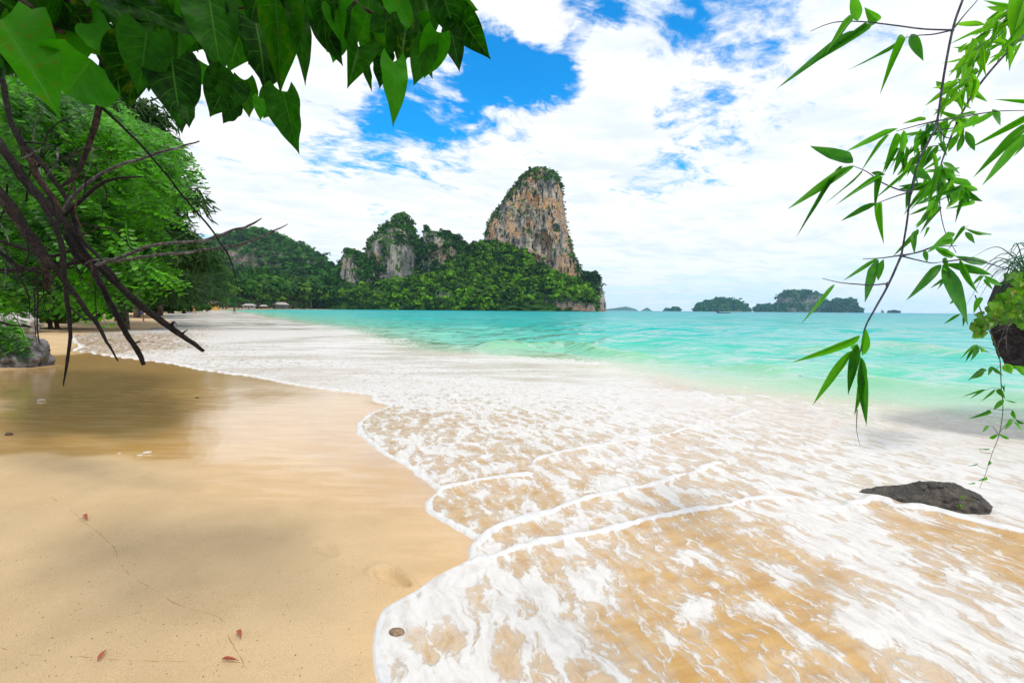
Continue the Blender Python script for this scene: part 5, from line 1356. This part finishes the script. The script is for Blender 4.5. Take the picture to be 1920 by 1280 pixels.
for pts in ([(640, 690), (600, 850), (610, 1010)], [(620, 730), (560, 850), (520, 980)], [(650, 790), (600, 780), (480, 830)], [(470, 690), (560, 750), (650, 820)], [(600, 860), (540, 900), (530, 960)]):
    px_tube('root', BARK_GREY, crp, [z9(*p) for p in pts], [.9, .7, .4], DO - .45, 5, 5, 0)
for b, t, wd in (((600, 1100), (640, 1200), 70), ((660, 1120), (790, 1210), 60), ((590, 1100), (660, 1150), 60)):
    px_leaf('leaf', LANCES_Y, crp, z9(*b), z9(*t), wd / 4.744, DO - .4)
gr_ = empty('grass_tuft', tuple(P(1945, 500, DO)), 'wispy arching grass tuft growing on top of the rock overhang', 'grass')
A = Acc()
GRASS = leaf_mat('grass blade', (.03, .12, .04), (.06, .22, .09), (.1, .25, .1), .3, 0)
for q in range(48):
    b = (rr_.uniform(1920, 2000), rr_.uniform(505, 530)); an = rr_.uniform(2.6, 4.2); L = rr_.uniform(50, 120)
    t = (b[0] - L * rr_.uniform(.6, 1.0), b[1] + rr_.uniform(-35, 55)); m_ = ((b[0] + t[0]) / 2, min(b[1], t[1]) - rr_.uniform(12, 42))
    if m_[1] < 455: m_ = (m_[0], 462 + rr_.uniform(0, 14))
    path = catmull([tuple(P(*b, DO)), tuple(P(*m_, DO + rr_.gauss(0, .1))), tuple(P(*t, DO + rr_.gauss(0, .15)))], 7)
    A.tube(path, [.006, .005, .001], 3)
tag(link('blades', A.mesh('blades'), GRASS, gr_), kind='stuff')

# ------------------------------------------------------------------ small things on the sand
def plain_mat(name, col, rough=.7, spec=.3, sc=60):
    m, g, out = new_mat(name)
    n = g.noise(g.n('ShaderNodeTexCoord').outputs['Object'], sc, 4, .6)
    bsdf(g, out, Base_Color=g.mix(n, tuple(v * .7 for v in col), tuple(min(1, v * 1.3) for v in col)), Roughness=rough, Specular_IOR_Level=spec)
    return m
RED_LEAF = plain_mat('red fallen leaf', (.38, .10, .055))
def fallen(b, t, wpx, label, mat=RED_LEAF):
    p0 = G(*b); p1 = G(*t); L = (p1 - p0).length
    me = leaf_mesh('fallen_leaf', lance_w, 9, 5, .9, .25, 0, .05, .2, 3); me.materials.append(mat)
    o = bpy.data.objects.new('fallen_leaf', me); COL.objects.link(o)
    o.location = (p0.x, p0.y, max(ground_z(p0.x, p0.y), ground_z(p1.x, p1.y)) + .012)
    o.rotation_euler = (0.06, 0, math.atan2(p1.y - p0.y, p1.x - p0.x) - math.pi / 2)
    dpt = p0.y * .98 + .1
    o.scale = (wpx * dpt / F * .9, L * .85, L * .25)
    tag(o, label, 'leaf')
fallen((184, 1252), (206, 1226), 9, 'slim reddish fallen leaf at the bottom left of the sand')
fallen((446, 1190), (454, 1208), 9, 'short orange red fallen leaf standing beside the swash line')
fallen((415, 1246), (455, 1250), 7, 'dark red curled leaf lying across the end of the swash line')
fallen((157, 981), (166, 993), 8, 'small red leaf on the upper end of the swash line')
SHELL = plain_mat('shell', (.55, .50, .42)); PEB = plain_mat('dark pebble', (.09, .06, .04))
def pebble(px, py, wpx, label, mat, cat, name, sq=.5, seed=3):
    p = G(px, py); k = p.y / F * wpx / 2
    me = rock_mesh(name, k, k * .7, k * sq, seed, .25, 14, .5)
    tag(link(name, me, mat, None, (p.x, p.y, ground_z(p.x, p.y) + k * sq * .5)), label, cat)
pebble(78, 760, 14, 'whitish shell on the wet golden sand at the left', SHELL, 'shell', 'shell', .5, 4)
pebble(18, 827, 14, 'dark brown pebble at the left edge of the sand', PEB, 'pebble', 'pebble', .5, 6)
pebble(369, 750, 7, 'tiny dark pebble on the wet sand below the tree reflection', PEB, 'pebble', 'pebble', .5, 7)
pebble(262, 862, 12, 'pale shell scrap, left piece of the small cluster on the sand', SHELL, 'shell', 'shell', .3, 8)
pebble(277, 857, 18, 'pale shell scrap, largest of the small cluster on the sand', SHELL, 'shell', 'shell', .3, 9)
pebble(224, 858, 7, 'small pale shell scrap apart from the cluster on the sand', SHELL, 'shell', 'shell', .3, 10)
pebble(745, 1192, 34, 'brown half buried stone in the white foam edge near the bottom', stone_mat('brown stone', (.16, .10, .065), (.34, .24, .16), (.45, .38, .3), 40, bump=.004), 'stone', 'stone', .75, 12)
# swash line: a thin broken ridge of coarse sand left by a wave
A = Acc()
for pts in ([(95, 945), (130, 965), (157, 990), (185, 1012), (215, 1040), (222, 1062), (245, 1088), (285, 1112), (330, 1138), (380, 1152), (408, 1160), (420, 1175), (432, 1205), (445, 1228), (458, 1250), (470, 1275), (475, 1300)], [(0, 1225), (60, 1238), (150, 1240), (250, 1246), (350, 1246), (450, 1247)]):
    W = catmull([gp(*p) + (0,) for p in pts], 14)
    W[:, :2] += .004 * np.stack([fbm(W * 30, 3, 1), fbm(W * 30 + 7, 3, 2)], -1)
    zz_ = sand_z(W[:, :2], shore_d(W[:, :2])); W[:, 2] = zz_ - .001
    rad = .0022 * np.clip(.6 + .9 * fbm(W * 18, 3, 5), .15, 1.5)
    A.tube(W, rad, 6)
tag(link('swash_line', A.mesh('swash_line'), plain_mat('coarse dark sand', (.33, .20, .085), .9, .1, 300)), 'thin wavy line of coarse sand left by a wave', kind='structure')
# scattered grains and bits
A = Acc(); rng = np.random.default_rng(5)
for k in range(520):
    px, py = rng.uniform(0, 720), rng.uniform(900, 1280)
    p = G(px, py); s = rng.uniform(.0010, .0030)
    q = np.array([[p.x, p.y]])
    if shore_d(q)[0] < .05: continue
    z_ = ground_z(p.x, p.y) + s * .3
    V = np.array([(1, 0, 0), (-1, 0, 0), (0, 1, 0), (0, -1, 0), (0, 0, 1), (0, 0, -1)]) * s * rng.uniform(.6, 1.4, 3) + (p.x, p.y, z_)
    A.add(V, None, [(0, 2, 4), (2, 1, 4), (1, 3, 4), (3, 0, 4)])
tag(link('sand_bits', A.mesh('sand_bits'), PEB), 'dark grains and bits scattered on the sand', kind='stuff')
# ------------------------------------------------------------------ people
SKIN = plain_mat('skin', (.42, .22, .13), .6); SKIN_D = plain_mat('tanned skin', (.20, .10, .06), .6); HAIR = plain_mat('dark hair', (.015, .012, .01))
def cloth(name, c): return plain_mat(name, c, .8, .2, 20)
BLUE = cloth('blue cloth', (.02, .16, .55)); RED = cloth('red cloth', (.72, .07, .03)); WHITE = cloth('white cloth', (.8, .78, .72)); BLACK = cloth('dark cloth', (.025, .03, .04)); STRAW = cloth('straw', (.78, .62, .38)); PINK = cloth('pink cloth', (.7, .25, .22)); GREENC = cloth('olive cloth', (.16, .17, .09)); CYANC = cloth('light blue cloth', (.25, .5, .7))
def skin_chain(name, joints, edges, radii, root_i, mat, parent, sub=1):
    me = bpy.data.meshes.new(name)
    me.from_pydata([tuple(j) for j in joints], edges, [])
    o = bpy.data.objects.new(name, me); COL.objects.link(o); o.parent = parent
    mod = o.modifiers.new('skin', 'SKIN')
    sv = me.skin_vertices[0].data if me.skin_vertices else None
    if sv is None:
        bm_ok = False
    else:
        for i, r in enumerate(radii):
            sv[i].radius = (r, r) if not isinstance(r, tuple) else r
            sv[i].use_root = (i == root_i)
    s = o.modifiers.new('sub', 'SUBSURF'); s.levels = sub; s.render_levels = sub
    me.materials.append(mat)
    return o
def person(x, y, face, pose, label, skin, parts, group=None, h=1.7, z=None):
    """pose: dict of joint positions for a 1.7 m figure facing +x; parts: list of (name, material, joints chain, radii)"""
    root = empty('person', (x, y, ground_z(x, y) if z is None else z), label, 'person', group)
    root.rotation_euler.z = face; root.scale = (h / 1.7,) * 3
    J = ['pelvis', 'waist', 'chest', 'neck', 'head', 'top', 'shl', 'ell', 'hal', 'fil', 'shr', 'elr', 'har', 'fir', 'hil', 'knl', 'anl', 'tol', 'hir', 'knr', 'anr', 'tor']
    E = [('pelvis', 'waist'), ('waist', 'chest'), ('chest', 'neck'), ('neck', 'head'), ('head', 'top'), ('chest', 'shl'), ('shl', 'ell'), ('ell', 'hal'), ('hal', 'fil'), ('chest', 'shr'), ('shr', 'elr'), ('elr', 'har'), ('har', 'fir'), ('pelvis', 'hil'), ('hil', 'knl'), ('knl', 'anl'), ('anl', 'tol'), ('pelvis', 'hir'), ('hir', 'knr'), ('knr', 'anr'), ('anr', 'tor')]
    Rd = dict(pelvis=.13, waist=.115, chest=.13, neck=.055, head=.095, top=.08, shl=.06, ell=.042, hal=.03, fil=.022, shr=.06, elr=.042, har=.03, fir=.022, hil=.09, knl=.06, anl=.04, tol=.03, hir=.09, knr=.06, anr=.04, tor=.03)
    skin_chain('body', [pose[j] for j in J], [(J.index(a), J.index(b)) for a, b in E], [Rd[j] for j in J], 0, skin, root)
    for nm, mt, chain, rad in parts:
        pts = [tuple(np.array(pose[c]) if isinstance(c, str) else np.array(pose[c[0]]) * (1 - c[2]) + np.array(pose[c[1]]) * c[2]) for c in chain[0]]
        skin_chain(nm, pts, chain[1], rad, 0, mt, root)
    if 'hat' in pose:
        A = Acc(); hd = np.array(pose['top'])
        A.tube([hd + (0, 0, -.03), hd + (0, 0, -.02), hd + (0, 0, .0), hd + (0, 0, .09)], [.24, .22, .12, .08], 14)
        o = link('hat', A.mesh('hat'), pose['hat'], root, (0, 0, 0))
    return root
SHORTS = (['pelvis', ('pelvis', 'waist', .5), 'hil', 'hir', ('hil', 'knl', .55), ('hir', 'knr', .55)], [(0, 1), (0, 2), (0, 3), (2, 4), (3, 5)])
SH_R = [.15, .135, .112, .112, .088, .088]
TORSO = (['pelvis', 'waist', 'chest', 'shl', 'shr'], [(0, 1), (1, 2), (2, 3), (2, 4)]); TO_R = [.15, .135, .15, .08, .08]
HAIRC = (['head', 'top'], [(0, 1)]); HA_R = [.088, .095]
stand = dict(pelvis=(0, 0, .92), waist=(0, 0, 1.08), chest=(0, 0, 1.28), neck=(0, 0, 1.45), head=(.02, 0, 1.56), top=(.02, 0, 1.64), shl=(0, .18, 1.37), ell=(-.02, .24, 1.1), hal=(.04, .25, .86), fil=(.06, .25, .78), shr=(0, -.18, 1.37), elr=(-.02, -.24, 1.1), har=(.04, -.25, .86), fir=(.06, -.25, .78),
             hil=(0, .1, .86), knl=(.02, .11, .48), anl=(0, .11, .08), tol=(.16, .12, .03), hir=(0, -.1, .86), knr=(.02, -.11, .48), anr=(0, -.11, .08), tor=(.16, -.12, .03))
run = dict(stand, pelvis=(0, 0, .9), waist=(.05, 0, 1.05), chest=(.12, 0, 1.24), neck=(.18, 0, 1.40), head=(.23, 0, 1.51), top=(.24, 0, 1.60), shl=(.12, .18, 1.32), ell=(-.10, .26, 1.14), hal=(.08, .3, 1.0), fil=(.14, .3, .98), shr=(.14, -.18, 1.32), elr=(.30, -.24, 1.14), har=(.46, -.2, 1.26), fir=(.52, -.19, 1.3),
           hil=(0, .1, .84), knl=(.30, .11, .60), anl=(.22, .11, .12), tol=(.36, .11, .04), hir=(0, -.1, .84), knr=(-.18, -.11, .48), anr=(-.52, -.11, .32), tor=(-.60, -.11, .18))
walk = dict(stand, hil=(0, .1, .86), knl=(.18, .11, .50), anl=(.16, .11, .10), tol=(.30, .11, .04), knr=(-.06, -.11, .48), anr=(-.30, -.11, .14), tor=(-.20, -.11, .03), ell=(.10, .30, 1.14), hal=(.26, .34, 1.02), fil=(.3, .34, 1.0), elr=(-.16, -.30, 1.14), har=(-.30, -.36, 1.02), fir=(-.34, -.37, .98))
bend = dict(stand, pelvis=(-.12, 0, .92), waist=(.04, 0, 1.02), chest=(.28, 0, .98), neck=(.44, 0, .90), head=(.55, 0, .84), top=(.63, 0, .80), shl=(.34, .18, .95), ell=(.40, .22, .66), hal=(.42, .2, .42), fil=(.43, .2, .34), shr=(.34, -.18, .95), elr=(.38, -.22, .66), har=(.36, -.2, .42), fir=(.37, -.2, .34),
            hil=(-.12, .12, .86), knl=(-.02, .15, .48), anl=(-.06, .15, .08), tol=(.1, .16, .03), hir=(-.12, -.12, .86), knr=(.06, -.15, .48), anr=(.02, -.15, .08), tor=(.18, -.16, .03))
x, y = pd(269, 43); person(x, y, .35, bend, 'person in blue shorts bending down on the sand near the bushes', SKIN, [('shorts', BLUE, SHORTS, SH_R), ('hair', HAIR, HAIRC, HA_R)], h=1.85)
x, y = pd(365, 92); person(x, y, math.pi - .2, dict(run, hat=STRAW), 'person in red swimwear and pale hat running through the shallows', SKIN, [('swimsuit', RED, TORSO, TO_R), ('hair', HAIR, HAIRC, HA_R)], h=1.75, z=.0)
x, y = pd(440, 98); person(x, y, -.3, walk, 'dark haired person in dark swimwear walking through the shallow foam', SKIN_D, [('swimsuit', BLACK, TORSO, TO_R), ('shorts', BLACK, SHORTS, SH_R), ('hair', HAIR, HAIRC, [.12, .12])], h=1.75, z=.0)
x, y = pd(307, 110); person(x, y, 1.2, stand, 'small person in olive clothes standing on the sand left of the runner', SKIN, [('shirt', GREENC, TORSO, TO_R), ('shorts', GREENC, SHORTS, SH_R), ('hair', HAIR, HAIRC, HA_R)])
x, y = pd(281, 75); person(x, y, 2.0, stand, 'person in pink behind the dark branch above the bending person', SKIN, [('shirt', PINK, TORSO, TO_R), ('shorts', PINK, SHORTS, SH_R), ('hair', HAIR, HAIRC, HA_R)])
x, y = pd(318, 140); person(x, y, .4, stand, 'small person in light blue at the edge of the bushes', SKIN, [('shirt', CYANC, TORSO, TO_R), ('shorts', WHITE, SHORTS, SH_R), ('hair', HAIR, HAIRC, HA_R)])
far_people = [(376, 200, WHITE), (398, 225, RED), (404, 232, CYANC), (412, 240, BLACK), (416, 243, CYANC), (421, 250, WHITE), (427, 258, PINK), (433, 262, RED), (441, 268, PINK), (447, 275, WHITE), (455, 285, RED), (463, 296, CYANC), (470, 300, PINK), (478, 315, RED), (487, 325, WHITE), (498, 345, PINK), (510, 370, RED), (522, 385, WHITE), (536, 410, CYANC)]
cn = {WHITE: 'white', RED: 'red', CYANC: 'light blue', BLACK: 'black', PINK: 'pink'}
for px, dep, mt in far_people:
    sp_ = 'in front of the yellow hut' if px < 402 else 'right of the yellow hut' if px < 450 else 'in front of the low grey beach shack' if px < 500 else 'near the open wooden beach shelter'
    x, y = pd(px, dep)
    person(x, y, rnd.uniform(0, 6), stand if rnd.random() < .6 else walk, 'tiny distant bather in %s %s' % (cn[mt], sp_), SKIN, [('shirt', mt, TORSO, TO_R)], 'distant bathers in %s %s' % (cn[mt], sp_))

# ------------------------------------------------------------------ beach huts
def box_acc(A, x0, x1, y0, y1, z0, z1):
    V = np.array([(x, y, z) for z in (z0, z1) for y in (y0, y1) for x in (x0, x1)], float)
    A.add(V, [(0, 2, 3, 1), (4, 5, 7, 6), (0, 1, 5, 4), (2, 6, 7, 3), (0, 4, 6, 2), (1, 3, 7, 5)])
def box(name, mat, root, *b):
    A = Acc(); box_acc(A, *b); return link(name, A.mesh(name, False), mat, root, (0, 0, 0))
YEL = plain_mat('yellow wall paint', (.55, .33, .04), .8, .2, 3); ROOF = plain_mat('grey roof sheet', (.36, .33, .31), .7, .3, 3); WOOD = plain_mat('weathered wood', (.16, .11, .07), .8, .2, 5); DARKIN = plain_mat('dark opening', (.03, .025, .02)); WALLG = plain_mat('grey wall', (.3, .32, .34), .8, .2, 3)
def hut(px, dep, wpx, hpx, label, wall, roofm, open_front=False):
    x, y = pd(px, dep); k = dep / F; w_, h_ = wpx * k, hpx * k
    root = empty('beach_hut', (x, y, .7), label, 'hut'); root.rotation_euler.z = -math.atan2(x, y) * .8
    d_ = w_ * .7
    if open_front:
        box('back_wall', wall, root, -w_ / 2, w_ / 2, d_ / 2 - .15, d_ / 2, 0, h_ * .62)
        for sx in (-1, -.33, .33, 1): box('post', WOOD, root, sx * w_ * .48 - .08, sx * w_ * .48 + .08, -d_ / 2, -d_ / 2 + .16, -.6, h_ * .62)
    else:
        box('wall', wall, root, -w_ / 2, w_ / 2, -d_ / 2, d_ / 2, -.6, h_ * .62)
        for sx in (-.25, .25): box('window', DARKIN, root, sx * w_ - w_ * .08, sx * w_ + w_ * .08, -d_ / 2 - .03, -d_ / 2 + .05, h_ * .25, h_ * .5)
        box('door', WOOD, root, -w_ * .06, w_ * .06, -d_ / 2 - .04, -d_ / 2 + .05, -.5, h_ * .45)
    A = Acc(); e = .12 * w_; zb, zt = h_ * .6, h_
    V = [(-w_ / 2 - e, -d_ / 2 - e, zb), (w_ / 2 + e, -d_ / 2 - e, zb), (w_ / 2 + e, d_ / 2 + e, zb), (-w_ / 2 - e, d_ / 2 + e, zb), (-w_ * .3, 0, zt), (w_ * .3, 0, zt)]
    A.add(V, [(0, 1, 5, 4), (2, 3, 4, 5), (0, 3, 2, 1)], [(1, 2, 5), (3, 0, 4)])
    link('roof', A.mesh('roof', False), roofm, root, (0, 0, 0))
hut(393, 235, 30, 17, 'yellow walled beach hut with a grey roof under the trees', YEL, ROOF)
hut(375, 222, 18, 12, 'small yellow shed left of the yellow walled beach hut', YEL, ROOF)
hut(528, 430, 22, 12, 'open wooden beach shelter with a grey roof among the palms', WALLG, ROOF, True)
hut(468, 350, 20, 9, 'low grey roofed beach shack left of the open wooden shelter', WALLG, ROOF)
hut(495, 385, 12, 7, 'narrow dark beach shack between the grey shack and the open shelter', WOOD, ROOF, True)
# boats
def boat_arrays(L, B, H):
    A = Acc(); n = 14
    t = np.linspace(0, 1, n)
    half = B / 2 * np.sin(np.pi * np.clip(t * .88 + .08, 0, 1)) ** .7
    sheer = H * (.55 + 1.6 * np.clip(t - .62, 0, 1) ** 2 * 5 + .5 * np.clip(.2 - t, 0, 1) ** 1.2)
    keel = -.15 * H + H * 1.3 * np.clip(t - .8, 0, 1) ** 1.2 * 4
    X = (t - .5) * L
    V = []
    for i in range(n):
        V += [(X[i], -half[i], sheer[i]), (X[i], -half[i] * .7, keel[i] * .5 + .1 * H), (X[i], 0, min(keel[i], sheer[i])), (X[i], half[i] * .7, keel[i] * .5 + .1 * H), (X[i], half[i], sheer[i]), (X[i], half[i] * .85, sheer[i] * .96), (X[i], 0, max(sheer[i] * .45, keel[i] + .05)), (X[i], -half[i] * .85, sheer[i] * .96)]
    Q_ = []
    for i in range(n - 1):
        for j in range(8): Q_.append((i * 8 + j, i * 8 + (j + 1) % 8, i * 8 + 8 + (j + 1) % 8, i * 8 + 8 + j))
    A.add(V, Q_)
    return A
HULL_W = plain_mat('pale boat paint', (.72, .70, .66), .5, .4, 2); HULL_D = plain_mat('dark boat wood', (.05, .035, .03), .6, .3, 2)
def boat(x, y, rz, L, label, group, hull, awning, name='longtail_boat'):
    root = empty(name, (x, y, 0), label, 'boat', group); root.rotation_euler.z = rz
    link('hull', boat_arrays(L, L * .17, L * .10).mesh('hull'), hull, root, (0, 0, 0))
    box('awning', awning, root, -L * .25, L * .12, -L * .08, L * .08, L * .185, L * .195)
    A = Acc()
    for sx in (-.24, -.06, .11):
        for sy in (-.07, .07): box_acc(A, sx * L - .03, sx * L + .03, sy * L - .03, sy * L + .03, L * .03, L * .186)
    link('awning_posts', A.mesh('awning_posts', False), WOOD, root, (0, 0, 0))
    A = Acc(); A.tube([(-L * .45, 0, L * .10), (-L * .62, 0, L * .07), (-L * .82, 0, -.02)], [.05, .04, .03], 5)
    link('tail_shaft', A.mesh('tail_shaft'), WOOD, root, (0, 0, 0))
for i, px in enumerate([645, 655, 668, 706, 712, 720, 727, 733, 744, 750, 757, 764, 771, 778, 785]):
    hn_ = 'pale' if i % 4 else 'dark'; an_ = 'white' if i % 3 else 'light blue'; sp_ = 'off the sandy cove' if i < 3 else 'in the row below the dark trees'
    x, y = pd(px, 546 - (3 if px < 700 else 0) + rnd.uniform(-3, 1)); boat(x, y, -math.pi / 2 + rnd.uniform(-.9, .9), rnd.uniform(7, 9), 'small %s longtail boat with %s awning moored %s' % (hn_, an_, sp_), '%s hulled longtail boats with %s awnings moored %s' % (hn_, an_, sp_), HULL_W if i % 4 else HULL_D, WHITE if i % 3 else CYANC)
x, y = pd(1355, 380); boat(x, y, math.pi - .1, 11, 'dark longtail boat under way in front of the wooded island', None, HULL_D, BLACK)
# ------------------------------------------------------------------ haze
A = Acc(); box_acc(A, -14000, 14000, -400, 12000, -3.0, 420)
m, g, out = new_mat('sea haze')
v = g.n('ShaderNodeVolumePrincipled', {'Color': (.50, .78, 1.0), 'Density': 0.00005, 'Anisotropy': .3})
g.t.links.new(v.outputs[0], out.inputs[1])
tag(link('haze', A.mesh('haze', False), m), kind='stuff')
